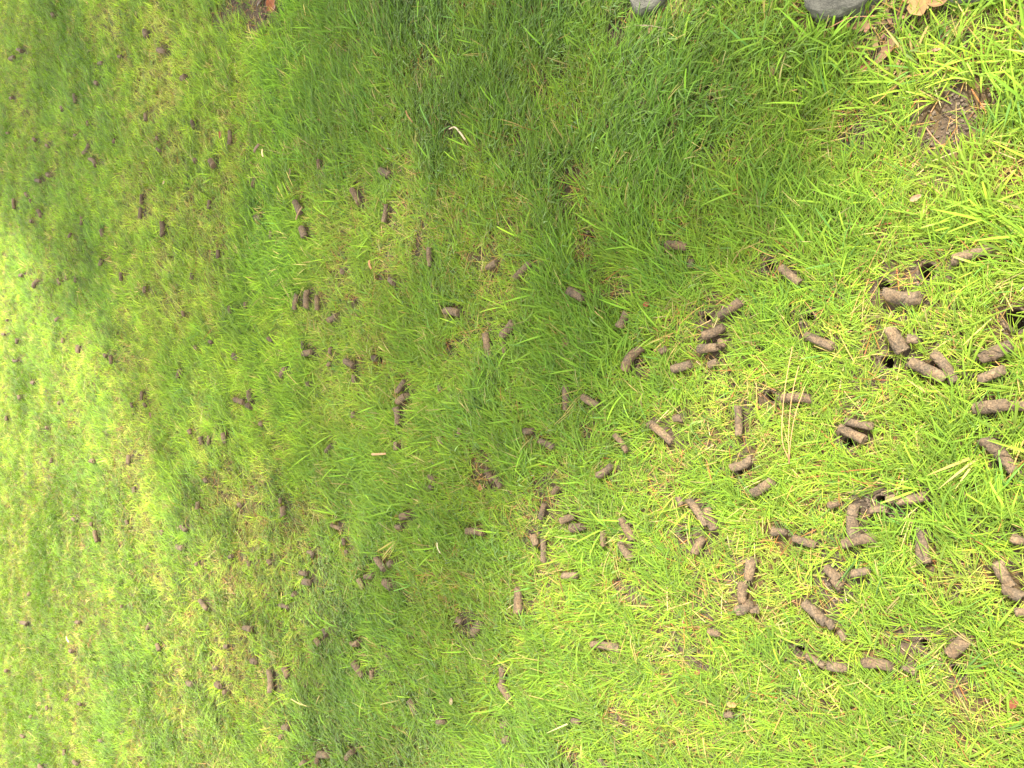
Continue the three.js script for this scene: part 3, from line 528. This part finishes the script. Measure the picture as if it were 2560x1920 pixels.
// ---------- dry thatch lying between the blades ----------
{
  const g = rng(31), vs = [];
  for (let i = 0; i < 5; i++) vs.push({ geo: blade(0.022 + 0.022 * g(), 0.0007 + 0.0007 * g(), 1.25 + 0.2 * g(), 1.6 + 0.25 * g(), 0, [1, 1, 1], 0.4, 4, 0, 0, gauss(g) * 0.8), mats: [], cols: [] });
  for (let z = 0.2; z > -6;) {
    const d = Math.max(0, -z), near = clamp(1 - (d - 1.1) / 3.4, 0, 1), s = 1 / Math.sqrt(mix(1500, 5200, near)), xm = 0.7 + 0.4 * d;
    for (let x = -xm; x < xm; x += s) {
      const px = x + (g() - 0.5) * 2 * s, pz = z + (g() - 0.5) * 2 * s, lush = lushAt(px, pz), bare = bareAt(px, pz), a = g();
      if (a < step(-0.3, 0.5, lush) * 0.7 || bare > 0.9 && a < 0.7) continue;
      if (toCore(px, pz) < 0.012 && a < 0.8 || toCore(px, pz) < 0.001 || toHole(px, pz) < 0.003) continue;
      const v = vs[Math.floor(g() * 5)], sc = 0.7 + 0.7 * g();
      E.set(gauss(g) * 0.25 - 0.06, g() * 6.283, gauss(g) * 0.5, 'YXZ'); Q.setFromEuler(E); V.set(px, 0.002 + 0.009 * g() * (1 - bare), pz); SC.setScalar(sc); M.compose(V, Q, SC); v.mats.push(M.elements.slice());
      const t = g(), k = 0.75 + 0.5 * g(), c = t < 0.35 ? [0.34, 0.26, 0.09] : t < 0.75 ? [0.27, 0.17, 0.055] : t < 0.96 ? [0.22, 0.1, 0.03] : [0.42, 0.36, 0.17];
      v.cols.push(c[0] * k, c[1] * k, c[2] * k);
    }
    z -= s;
  }
  const th = new THREE.Group(); th.name = 'dry_thatch'; th.userData = { kind: 'stuff', label: 'dry tan straw and thatch lying under the grass', category: 'straw' }; scene.add(th);
  vs.forEach(v => copies('straw_blades', v.geo, strawMat, v.mats, v.cols, th));
}

// ---------- crumbs of soil on the bare spots and round the cores ----------
{
  const g = rng(57), vs = [];
  for (let i = 0; i < 4; i++) { const q = new THREE.IcosahedronGeometry(1, 1), p = q.attributes.position; for (let k = 0; k < p.count; k++) { V.fromBufferAttribute(p, k); const s = 1 + 0.65 * noise(V.x * 1.9 + i * 9, V.y * 1.9, V.z * 1.9); p.setXYZ(k, V.x * s, V.y * s * 0.6, V.z * s * 0.85); } q.computeVertexNormals(); vs.push({ geo: q, mats: [], cols: [] }); }
  const add = (x, z, r) => { if (toHole(x, z) < 0.002) return; const v = vs[Math.floor(g() * 4)]; E.set(g() * 6, g() * 6, g() * 6); Q.setFromEuler(E); V.set(x, r * 0.45, z); SC.setScalar(r); M.compose(V, Q, SC); v.mats.push(M.elements.slice()); const k = 0.55 + 0.6 * g(); v.cols.push(0.12 * k, 0.088 * k, 0.06 * k); };
  for (const [x, z, rx, rz, s] of BARE) { if (s < 0.6) continue; const n = Math.min(900, Math.round(rx * rz * 3.14 * 120000 * s * s)); for (let i = 0; i < n; i++) { const a = g() * 6.283, q = Math.sqrt(g()) * 1.15; add(x + Math.cos(a) * q * rx, z + Math.sin(a) * q * rz, 0.0006 + 0.003 * Math.pow(g(), 5)); } }
  for (const [x, z, l] of CORES) if (z > -2.2) for (let i = 0; i < 10; i++) add(x + gauss(g) * l * 0.7, z + gauss(g) * l * 0.7, 0.001 + 0.0024 * g() * g());
  for (const [x, z, r] of HOLES) for (let i = 0; i < 26; i++) { const a = g() * 6.283, q = r * (1.15 + 0.6 * g()); add(x + Math.cos(a) * q, z + Math.sin(a) * q, 0.001 + 0.0026 * g() * g()); }
  const cr = new THREE.Group(); cr.name = 'soil_crumbs'; cr.userData = { kind: 'stuff', label: 'loose crumbs of brown soil on the bare spots', category: 'soil' }; scene.add(cr);
  const m = new THREE.MeshStandardMaterial({ roughness: 1 });
  vs.forEach(v => copies('crumbs', v.geo, m, v.mats, v.cols, cr));
}

// ---------- the soil cores ----------
function coreGeometry(L, d, seed, fine) {
  const r = rng(seed), R = d / 2, nl = fine ? Math.max(14, Math.round(L / 0.0009)) : 10, nr = fine ? 28 : 12, bend = gauss(r) * 0.1 * L, taper = gauss(r) * 0.14;
  const cracks = []; for (let k = 0, n = 1 + Math.floor(r() * 4.5); k < n; k++) cracks.push([(r() - 0.5) * L * 0.8, gauss(r) * 0.9, 0.06 + 0.16 * r(), r() * 6.283]);
  const flat = [1 - 0.25 * r(), 1 - 0.25 * r()], skew = [gauss(r) * 0.5, gauss(r) * 0.5], ends = [[0.35, 0.0], [0.72, 0.0], [0.93, 0.0]];
  const pos = [], uv = [], idx = [], rows = [];
  for (const q of [0.0, 0.45, 0.8]) rows.push([0, q]);
  for (let i = 0; i <= nl; i++) rows.push([i / nl, 1]);
  for (const q of [0.8, 0.45, 0.0]) rows.push([1, q]);
  rows.forEach(([t, q]) => {
    for (let k = 0; k <= nr; k++) {
      const a = k / nr * Math.PI * 2, c = Math.cos(a), s = Math.sin(a); let z = (t - 0.5) * L;
      const e = Math.min(t, 1 - t) * L / R, round = e < 0.35 ? mix(0.9, 1, Math.sqrt(clamp(e / 0.35, 0, 1))) : 1;
      let rad = R * q * round * (1 + taper * (t - 0.5) * 2) * (1 + 0.085 * noise(c * 1.1 + seed, s * 1.1, z * 45) + 0.085 * noise(c * 3 + seed, s * 3, z * 190) + 0.05 * noise(c * 8, s * 8 + seed, z * 600));
      for (const [z0, sl, dep, ph] of cracks) { const g = Math.abs(z - z0 - sl * R * Math.cos(a - ph)) / (0.0007 + 0.0003 * noise(a * 2, seed)); if (g < 1.6 && q === 1) rad *= 1 - dep * Math.exp(-g * g * 1.6); }
      const end = t < 0.5 ? -1 : 1; if (t < 0.02 || t > 0.98) z += (1 - q) * end * 0.0005 + skew[t < 0.5 ? 0 : 1] * rad * c * 0.7 + 0.0014 * noise(c * 3 * q + seed * 3, s * 3 * q, 4) + (q < 1 ? 0.0008 * noise(c * 9 * q, s * 9 * q, seed) : 0);
      pos.push(rad * c * flat[0] * 1.1 + bend * (4 * (t - 0.5) ** 2 - 0.5), rad * s * flat[1] * 1.1, z); uv.push(a * R + seed * 0.037, z + q * R + seed * 0.051);
    }
  });
  for (let i = 0; i < rows.length - 1; i++) for (let k = 0; k < nr; k++) { const a = i * (nr + 1) + k, b = a + nr + 1; idx.push(a, a + 1, b, b, a + 1, b + 1); }
  const g = new THREE.BufferGeometry(); g.setAttribute('position', new THREE.Float32BufferAttribute(pos, 3)); g.setAttribute('uv', new THREE.Float32BufferAttribute(uv, 2)); g.setIndex(idx); g.computeVertexNormals();
  // the seam's two columns of normals are averaged
  const nn = g.attributes.normal; for (let i = 0; i < rows.length; i++) { const a = i * (nr + 1), b = a + nr; const x = nn.getX(a) + nn.getX(b), y = nn.getY(a) + nn.getY(b), z = nn.getZ(a) + nn.getZ(b), l = Math.hypot(x, y, z) || 1; nn.setXYZ(a, x / l, y / l, z / l); nn.setXYZ(b, x / l, y / l, z / l); }
  return g;
}
CORES.forEach(([x, z, L, d, yaw, label], n) => {
  const r = rng(5000 + n * 7), o = mesh('soil_core', coreGeometry(L, d, 10 + n * 3.7, z > -1.8), soilMats[Math.floor(r() * soilMats.length)]);
  const dist = Math.hypot(x, z, EYE), y = Math.max(d * 0.62, 0.0125 + 0.008 * Math.min(1, dist / 3) + 0.002 * gauss(r));
  o.position.set(x, y, z); o.rotation.set(clamp(gauss(r) * 0.12, -0.16, 0.16) * Math.min(1, 0.03 / L), yaw, r() * 6.283, 'YXZ');
  tag(o, label, 'soil core', 'soil cores pulled out of the lawn');
  if (z > -1.9 && L > 0.024 && (r() < 0.16 || /straw/.test(label))) {       // straw and roots that came up with the core
    const e = r() < 0.5 ? 1 : -1, parts = []; for (let k = 0; k < 9; k++) { const q = blade(0.004 + 0.009 * r(), 0.0006, 1.2 + 0.3 * r(), 1.5 + 0.5 * r(), gauss(r) * 1.1 + (e < 0 ? Math.PI : 0), [0.5 * (0.7 + 0.5 * r()), 0.38 * (0.7 + 0.5 * r()), 0.18], 0.3, 3); q.translate(gauss(r) * d * 0.3, gauss(r) * d * 0.3, e * (L / 2 - 0.002)); parts.push(q); }
    o.add(mesh('straw_tuft', mergeGeometries(parts), strawMat));
  }
});

// ---------- fallen leaves, chips, stems and needles ----------
function leafGeometry(len, wid, lobes, curl, cup, seed) {      // a bent blade with a lobed or smooth edge
  const nl = lobes ? 22 : 10, nw = 6, pos = [], uv = [], idx = [];
  for (let i = 0; i <= nl; i++) {
    const t = i / nl; let w = Math.pow(Math.sin(Math.PI * clamp(t * 0.94 + 0.03, 0, 1)), 0.7); if (lobes) w *= 0.5 + 0.5 * Math.pow(Math.abs(Math.sin(Math.PI * lobes * t)), 0.6); else w *= 1 + 0.18 * noise(t * 6, seed);
    const a = curl * (t - 0.5), z = (Math.abs(curl) > 0.05 ? Math.sin(a) / curl : t - 0.5) * len, y0 = Math.abs(curl) > 0.05 ? (1 - Math.cos(a)) / curl * len : 0;
    for (let k = 0; k <= nw; k++) { const q = k / nw * 2 - 1; pos.push(q * w * wid / 2 * (1 + 0.1 * noise(t * 9, q * 2, seed)), y0 + cup * q * q * wid * w + 0.05 * wid * noise(t * 5, q * 2.5, seed + 3) + (Math.abs(q) < 0.01 ? -0.0006 : 0), z); uv.push(q * w, t); }
    if (i) for (let k = 0; k < nw; k++) { const b = (i - 1) * (nw + 1) + k, c = b + nw + 1; idx.push(b, c, b + 1, b + 1, c, c + 1); }
  }
  const g = new THREE.BufferGeometry(); g.setAttribute('position', new THREE.Float32BufferAttribute(pos, 3)); g.setAttribute('uv', new THREE.Float32BufferAttribute(uv, 2)); g.setIndex(idx); g.computeVertexNormals(); return g;
}
const leafTex = texture(128, 1, (u, v) => { const q = 0.72 + 0.5 * (tf(u, v, 4, 8, 4) - 0.2) - (Math.abs(u - 0.5) < 0.02 ? 0.15 : 0); return [q, q * (0.94 + 0.1 * tf(u, v, 6, 18, 3)), q * 0.92]; });
leafTex.repeat.set(0.5, 1); leafTex.offset.set(0.5, 0);
const LEAVES = [ // x, z, y, length, width, yaw, lobes, curl, colour, label
  [1.121, -2.077, 0.016, 0.062, 0.042, 2.2, 3, 0.7, '#b5652a', 'orange brown lobed oak leaf on the bare spot at the top edge'],
  [1.165, -2.16, 0.012, 0.04, 0.026, 0.4, 0, -0.9, '#6e4a33', 'dark brown dead leaf beside the lobed oak leaf'],
  [1.07, -2.01, 0.01, 0.035, 0.016, 1.2, 0, 1.1, '#8a6242', 'narrow brown dead leaf below the lobed oak leaf'],
  [0.54, -0.322, 0.02, 0.055, 0.034, 1.9, 2, 0.8, '#c79a63', 'large tan dead leaf at the top edge above the bare dirt patch'],
  [0.533, -0.292, 0.02, 0.034, 0.024, 0.3, 0, 0.9, '#b98d5c', 'smaller tan dead leaf right of the large tan leaf'],
  [0.534, -0.424, 0.016, 0.022, 0.012, 0.2, 0, 0.5, '#b5705a', 'pinkish red leaf scrap at the foot of the grey stone'],
  [0.483, -0.365, 0.012, 0.04, 0.018, 0.9, 0, 0.6, '#b08a67', 'flat tan leaf lying between the grey stone and the dirt patch'],
  [0.468, -0.393, 0.014, 0.018, 0.012, 0.8, 0, 0.9, '#9a5a36', 'small rust leaf scrap below the flat tan leaf'],
  [0.5, -0.532, 0.018, 0.021, 0.012, 1.1, 0, 0.7, '#b08d66', 'tan leaf scrap in the dark shaded grass left of the stone'],
  [0.082, -0.953, 0.022, 0.022, 0.018, 1.5, 0, 1.9, '#8c6742', 'curled brown leaf standing in grass near the centre'],
  [0.144, -0.769, 0.02, 0.013, 0.009, 0.2, 0, 0.5, '#b4532a', 'tiny red orange leaf chip right of a dark hole'],
  [-0.224, -1.191, 0.022, 0.019, 0.016, 0.9, 0, 2.0, '#b98440', 'curled golden leaf beside crumbled soil below the centre'],
  [-0.715, -1.283, 0.025, 0.018, 0.01, 1.4, 0, 0.7, '#d9bd9b', 'cream leaf scrap in the sunlit grass near the bottom'],
  [-0.529, -0.601, 0.024, 0.017, 0.01, 0.2, 0, 0.5, '#c89f63', 'oval tan leaf in sunlit grass at lower right'],
  [-0.494, -0.667, 0.018, 0.014, 0.008, 0.7, 0, 0.8, '#a86332', 'rust leaf scrap above the oval tan leaf'],
  [-0.417, -0.207, 0.016, 0.018, 0.01, 1.3, 0, 0.6, '#9c4f2c', 'dull red leaf half sunk in grass at the lower right edge'],
  [0.724, -2.804, 0.03, 0.018, 0.014, 0.4, 0, 0.6, '#dcc089', 'pale yellow leaf scrap in the shaded far grass'],
  [0.802, -2.375, 0.03, 0.024, 0.012, 1.4, 0, 0.8, '#b46a35', 'small orange leaf leaning on an upright dark soil core'],
  [-0.114, -2.92, 0.03, 0.026, 0.012, -0.9, 0, 0.6, '#9a6a45', 'slender brown leaf lying in the far half shade'],
  [0.261, -0.322, 0.024, 0.016, 0.008, 0.4, 0, 0.7, '#cf9f86', 'pinkish leaf scrap in bright grass above the long straight core'],
  [0.677, -2.002, 0.022, 0.014, 0.009, 0.4, 0, 0.8, '#a0653c', 'small brown leaf scrap below the cream wood chip'],
  [0.603, -1.968, 0.022, 0.03, 0.014, 1.3, 2, 0.9, '#b79767', 'ragged tan leaf below the cream wood chip and brown scrap'],
];
LEAVES.forEach(([x, z, y, l, w, yaw, lobes, curl, c, label], n) => {
  const m = leafMat(new THREE.Color(c).multiplyScalar(0.62)); m.map = leafTex;
  const o = mesh('dead_leaf', leafGeometry(l, w, lobes, curl, 0.12, n * 5.3), m);
  o.position.set(x, y, z); o.rotation.set(0.1 * Math.sin(n * 2.1), yaw, 0.15 * Math.cos(n * 3.7), 'YXZ'); tag(o, label, 'leaf', 'dead leaves on the lawn');
});
{ // brown leaf litter on the bare spots at the border
  const g = rng(88), mats = [], cols = [];
  for (const [x, z, rx, rz, n] of [[1.12, -2.09, 0.09, 0.1, 90], [0.55, -0.37, 0.06, 0.12, 60], [0.66, -0.74, 0.05, 0.07, 30], [0.53, -0.25, 0.05, 0.1, 40]]) for (let i = 0; i < n; i++) { E.set(gauss(g) * 0.4, g() * 6.283, gauss(g) * 0.4, 'YXZ'); Q.setFromEuler(E); V.set(x + gauss(g) * rx, 0.004 + 0.008 * g(), z + gauss(g) * rz); SC.set(0.4 + 0.8 * g(), 1, 0.5 + 0.9 * g()); M.compose(V, Q, SC); mats.push(M.elements.slice()); const k = 0.6 + 0.7 * g(); cols.push(0.2 * k, 0.115 * k * (0.8 + 0.5 * g()), 0.06 * k); }
  const o = new THREE.Group(); o.name = 'leaf_litter'; o.userData = { kind: 'stuff', label: 'small brown scraps of leaf litter along the top edge', category: 'litter' }; scene.add(o);
  copies('leaf_scraps', leafGeometry(0.016, 0.008, 0, 0.8, 0.1, 4), new THREE.MeshStandardMaterial({ roughness: 0.9, side: THREE.DoubleSide }), mats, cols, o);
}
function rod(points, r0, r1, flat = 1, segs = 10, round = 6) {
  const curve = new THREE.CatmullRomCurve3(points.map(p => new THREE.Vector3(...p))), g = new THREE.TubeGeometry(curve, segs, 1, round, false), p = g.attributes.position, c = new THREE.Vector3();
  for (let i = 0; i <= segs; i++) { curve.getPointAt(i / segs, c); for (let k = 0; k <= round; k++) { const j = i * (round + 1) + k, s = mix(r0, r1, i / segs) * (1 + 0.12 * noise(i * 0.9, k % round)); p.setXYZ(j, c.x + (p.getX(j) - c.x) * s, c.y + (p.getY(j) - c.y) * s * flat, c.z + (p.getZ(j) - c.z) * s); } }
  const caps = []; for (const e of [0, segs]) { const q = new THREE.BufferGeometry(), pos = []; curve.getPointAt(e / segs, c); for (let k = 0; k < round; k++) { const a = e * (round + 1) + k, b = a + 1, o = e ? [a, b] : [b, a]; pos.push(c.x, c.y, c.z, p.getX(o[0]), p.getY(o[0]), p.getZ(o[0]), p.getX(o[1]), p.getY(o[1]), p.getZ(o[1])); } q.setAttribute('position', new THREE.Float32BufferAttribute(pos, 3)); q.setAttribute('uv', new THREE.Float32BufferAttribute(new Float32Array(pos.length / 3 * 2), 2)); q.computeVertexNormals(); caps.push(q); }
  g.computeVertexNormals(); return mergeGeometries([g.toNonIndexed(), ...caps]);
}
const dryMat = c => new THREE.MeshStandardMaterial({ color: new THREE.Color(c).multiplyScalar(0.7), roughness: 0.85 });
const STICKS = [ // name, category, points, start and end radius, flatness, colour, label
  ['dry_stem', 'stem', [[0.574, 0.03, -1.285], [0.572, 0.034, -1.262], [0.561, 0.033, -1.25], [0.54, 0.026, -1.236]], 0.0014, 0.0022, 0.7, '#d8bfa0', 'bent pale dry stem lying right of a dark green tuft'],
  ['twig', 'twig', [[0.653, 0.027, -1.441], [0.638, 0.029, -1.431], [0.622, 0.025, -1.419]], 0.0018, 0.0022, 0.8, '#9a7447', 'short brown twig in shaded grass left of the bent pale stem'],
  ['twig', 'twig', [[0.653, 0.022, -0.792], [0.642, 0.026, -0.762], [0.629, 0.022, -0.731]], 0.0011, 0.0008, 1, '#9b8a72', 'thin grey twig in the small sunlit patch near the top edge'],
  ['pine_needle', 'needle', [[0.538, 0.024, -0.441], [0.54, 0.03, -0.41], [0.533, 0.026, -0.375]], 0.0008, 0.0005, 1, '#c08a66', 'single reddish pine needle in front of the grey stone'],
  ['pine_needle', 'needle', [[0.359, 0.016, -0.311], [0.343, 0.02, -0.301], [0.327, 0.016, -0.289]], 0.0008, 0.0005, 1, '#c9896a', 'single pinkish pine needle beside the bare dirt patch'],
  ['wood_chip', 'wood chip', [[-0.176, 0.03, -1.571], [-0.174, 0.032, -1.545], [-0.171, 0.03, -1.515]], 0.0032, 0.0022, 0.45, '#b98d68', 'flat tan wood chip lying level in grass left of centre'],
  ['dry_stem', 'stem', [[-0.363, 0.03, -1.325], [-0.374, 0.031, -1.323], [-0.386, 0.028, -1.317]], 0.0018, 0.0012, 0.6, '#dccba4', 'short cream stem below the straight level soil core'],
  ['twig', 'twig', [[0.463, 0.033, -1.918], [0.477, 0.036, -1.902], [0.492, 0.034, -1.885]], 0.003, 0.0016, 0.7, '#a07f5f', 'tan twig lying on the lower end of a soil core'],
  ['wood_chip', 'wood chip', [[0.31, 0.028, -1.585], [0.299, 0.031, -1.58], [0.289, 0.028, -1.576]], 0.0042, 0.003, 0.5, '#b08354', 'chunky orange tan wood chip in grass above a short core'],
  ['wood_chip', 'wood chip', [[0.699, 0.03, -2.108], [0.688, 0.032, -2.107], [0.677, 0.03, -2.105]], 0.004, 0.0036, 0.5, '#dcc18c', 'bright cream wood chip standing out in the shaded grass'],
  ['bark_piece', 'bark', [[0.703, 0.03, -2.157], [0.71, 0.032, -2.144], [0.718, 0.03, -2.128]], 0.006, 0.005, 0.5, '#7c6350', 'dull brown bark piece left of the bright cream wood chip'],
  ['wood_chip', 'wood chip', [[-1.14, 0.034, -3.83], [-1.147, 0.036, -3.816], [-1.155, 0.034, -3.795]], 0.006, 0.005, 0.5, '#d9c38f', 'pale chip in the sunlit far grass at lower left'],
  ['grass_stalk', 'stalk', [[-0.664, 0.027, -0.946], [-0.678, 0.031, -0.968], [-0.699, 0.026, -1.0]], 0.0018, 0.0006, 0.4, '#aab070', 'long pale grass stalk beside the round end of a soil core'],
];
for (const [name, cat, pts, a, b, flat, c, label] of STICKS) tag(mesh(name, rod(pts, a, b, flat), dryMat(c)), label, cat);
{ // three needles still joined at the foot
  const o = new THREE.Group(); o.name = 'pine_needle_bundle'; o.position.set(-0.118, 0.02, -0.504);
  const m = dryMat('#b98f5c'), foot = [0, 0.004, 0];
  for (const pts of [[foot, [0.026, 0.014, -0.006], [0.1, 0.018, -0.002], [0.176, 0.013, 0.009]], [foot, [0.04, 0.013, 0.003], [0.1, 0.019, 0.011], [0.146, 0.013, 0.019]], [foot, [0.03, 0.012, 0.006], [0.07, 0.017, 0.015], [0.114, 0.012, 0.028]]]) { const q = mesh('needle', rod(pts, 0.0008, 0.00055, 1, 16), m); o.add(q); }
  o.add(mesh('sheath', rod([[-0.007, 0.002, -0.001], [0, 0.004, 0], [0.008, 0.007, 0]], 0.0011, 0.0016, 1, 6), dryMat('#8d6a48')));
  tag(o, 'three long tan pine needles joined at one end, lying over a core', 'pine needles');
}
// ---------- stones at the border ----------
const stoneMap = texture(256, 0.12, (u, v) => { const q = 0.5 + 0.5 * (0.6 * tf(u, v, 5, 4, 5) + 0.4 * tf(u, v, 60, 9, 2) - 0.5), w = tf(u, v, 4, 44, 4) > 0.56 ? 0.09 : 0; return [q + w * 0.8, q + w, q * 0.95 + w * 0.6]; });
const stoneMat = new THREE.MeshStandardMaterial({ color: new THREE.Color(0.4, 0.38, 0.34), map: stoneMap, bumpMap: soilBump, bumpScale: 0.004, roughness: 0.9 });
function stone(x, z, sx, sy, sz, seed, label, mat = stoneMat, name = 'stone') {
  const g = new THREE.IcosahedronGeometry(1, sx > 0.02 ? 6 : 3), p = g.attributes.position, uv = [];
  for (let i = 0; i < p.count; i++) { V.fromBufferAttribute(p, i); const s = 1 + 0.22 * noise(V.x * 1.2 + seed, V.y * 1.2, V.z * 1.2) + 0.1 * noise(V.x * 3 + seed, V.y * 3, V.z * 3) + 0.03 * noise(V.x * 9, V.y * 9, V.z * 9 + seed); const y = V.y * s; p.setXYZ(i, V.x * s * sx, (y > 0.55 ? 0.55 + (y - 0.55) * 0.35 : y) * sy, V.z * s * sz); uv.push(V.x * sx + V.y * sy, V.z * sz + V.y * sy); }
  g.setAttribute('uv', new THREE.Float32BufferAttribute(uv, 2)); g.computeVertexNormals();
  const o = mesh(name, g, mat); o.position.set(x, sy * 0.25, z); return tag(o, label, 'stone');
}
stone(0.602, -0.425, 0.066, 0.046, 0.062, 3, 'large grey stone sunk in the border at the top edge');
stone(0.725, -0.765, 0.062, 0.042, 0.05, 8, 'grey stone at the top edge above the small sunlit patch');
stone(0.57, -0.235, 0.05, 0.032, 0.06, 13, 'grey stone at the top right edge behind the tan leaves');
stone(0.451, -0.403, 0.006, 0.005, 0.007, 5, 'small dark pebble in grass below the large grey stone', new THREE.MeshStandardMaterial({ color: new THREE.Color(0.07, 0.07, 0.08), roughness: 0.6 }), 'pebble');

// ---------- the tree beside the lawn, outside the picture, whose crown shades the middle of it ----------
{
  const edge = [[4, -5], [3, -6.5], [2, -6.6], [0.99, -5.06], [0.61, -4.24], [0.06, -3.45], [-0.3, -2.98], [-0.59, -2.63], [-0.81, -2.49], [-1.0, -2.36], [-1.18, -2.18], [-1.34, -2.07], [-1.19, -1.6], [-0.99, -1.5], [-0.83, -1.37], [-0.6, -1.17], [-0.43, -1.08], [-0.21, -0.98], [-0.06, -0.86], [0.06, -0.77], [0.2, -0.68], [0.3, -0.57], [0.36, -0.48], [0.45, -0.45], [0.56, -0.52], [0.62, -0.62], [0.9, -0.84], [2.2, -1], [3.5, -2.5]];
  const inside = (x, z) => { let c = false; for (let i = 0, j = edge.length - 1; i < edge.length; j = i++) { const [xi, zi] = edge[i], [xj, zj] = edge[j]; if ((zi > z) !== (zj > z) && x < (xj - xi) * (z - zi) / (zj - zi) + xi) c = !c; } return c; };
  const g = rng(404), tree = new THREE.Group(); tree.name = 'shade_tree'; tree.position.set(5.4, 0, -1.4);
  const bark = new THREE.MeshStandardMaterial({ roughness: 0.95, map: texture(256, 0.5, (u, v) => { const q = 0.32 + 0.3 * (tf(u, v, 24, 5, 3) - 0.4) + 0.1 * tf(u, v, 4, 9, 3); return [q, q * 0.85, q * 0.7]; }) });
  tree.add(mesh('trunk', rod([[0, -0.05, 0], [0.03, 1, 0.02], [-0.03, 2, 0.05], [-0.08, 3.2, 0.02], [-0.1, 4.6, 0]], 0.17, 0.08, 1, 20, 14), bark));
  const mats = [], cols = [], hubs = [];
  for (let x = -1.4; x < 3.9; x += 0.15) for (let z = -6.5; z < -0.3; z += 0.15) {
    const px = x + (g() - 0.5) * 0.16, pz = z + (g() - 0.5) * 0.16, h = 3.0 + 2.4 * g(), e = g();
    if (!inside(px, pz) || Math.hypot(px - 0.6, pz + 0.74) < 0.13 || e > 0.55 + 0.45 * step(-1.3, -0.2, px)) continue;
    const s = h / SUN.y; hubs.push([px + SUN.x * s, h, pz + SUN.z * s, Math.round(mix(7, 15, step(-0.6, 0.9, px)))]);
  }
  hubs.forEach(([x, y, z, n]) => { for (let k = 0; k < n; k++) { V.set(x + gauss(g) * 0.13 - 5.4, y + gauss(g) * 0.13, z + gauss(g) * 0.13 + 1.4); E.set(gauss(g) * 0.8, g() * 6.283, gauss(g) * 0.8); Q.setFromEuler(E); SC.setScalar(0.8 + 0.5 * g()); M.compose(V, Q, SC); mats.push(M.elements.slice()); const q = 0.8 + 0.4 * g(); cols.push(0.06 * q, 0.13 * q, 0.025 * q); } });
  copies('crown', leafGeometry(0.095, 0.06, 0, 0.4, 0.08, 2), new THREE.MeshPhysicalMaterial({ color: 0xffffff, roughness: 1, transmission: 0.3, thickness: 0, side: THREE.DoubleSide }), mats, cols, tree);
  for (let i = 0; i < 16; i++) { const [x, y, z] = hubs[Math.floor(i * hubs.length / 16)], a = 2.2 + 2.2 * g(); tree.add(mesh('limb', rod([[-0.08, a, 0.02], [(x - 5.4) * 0.45, mix(a, y, 0.6), (z + 1.4) * 0.45], [x - 5.4, y, z + 1.4]], 0.045, 0.008, 1, 12, 7), bark)); }
  tree.userData = { label: 'broadleaf tree beside the lawn that shades the grass', category: 'tree' }; scene.add(tree);
}
renderer.render(scene, camera);
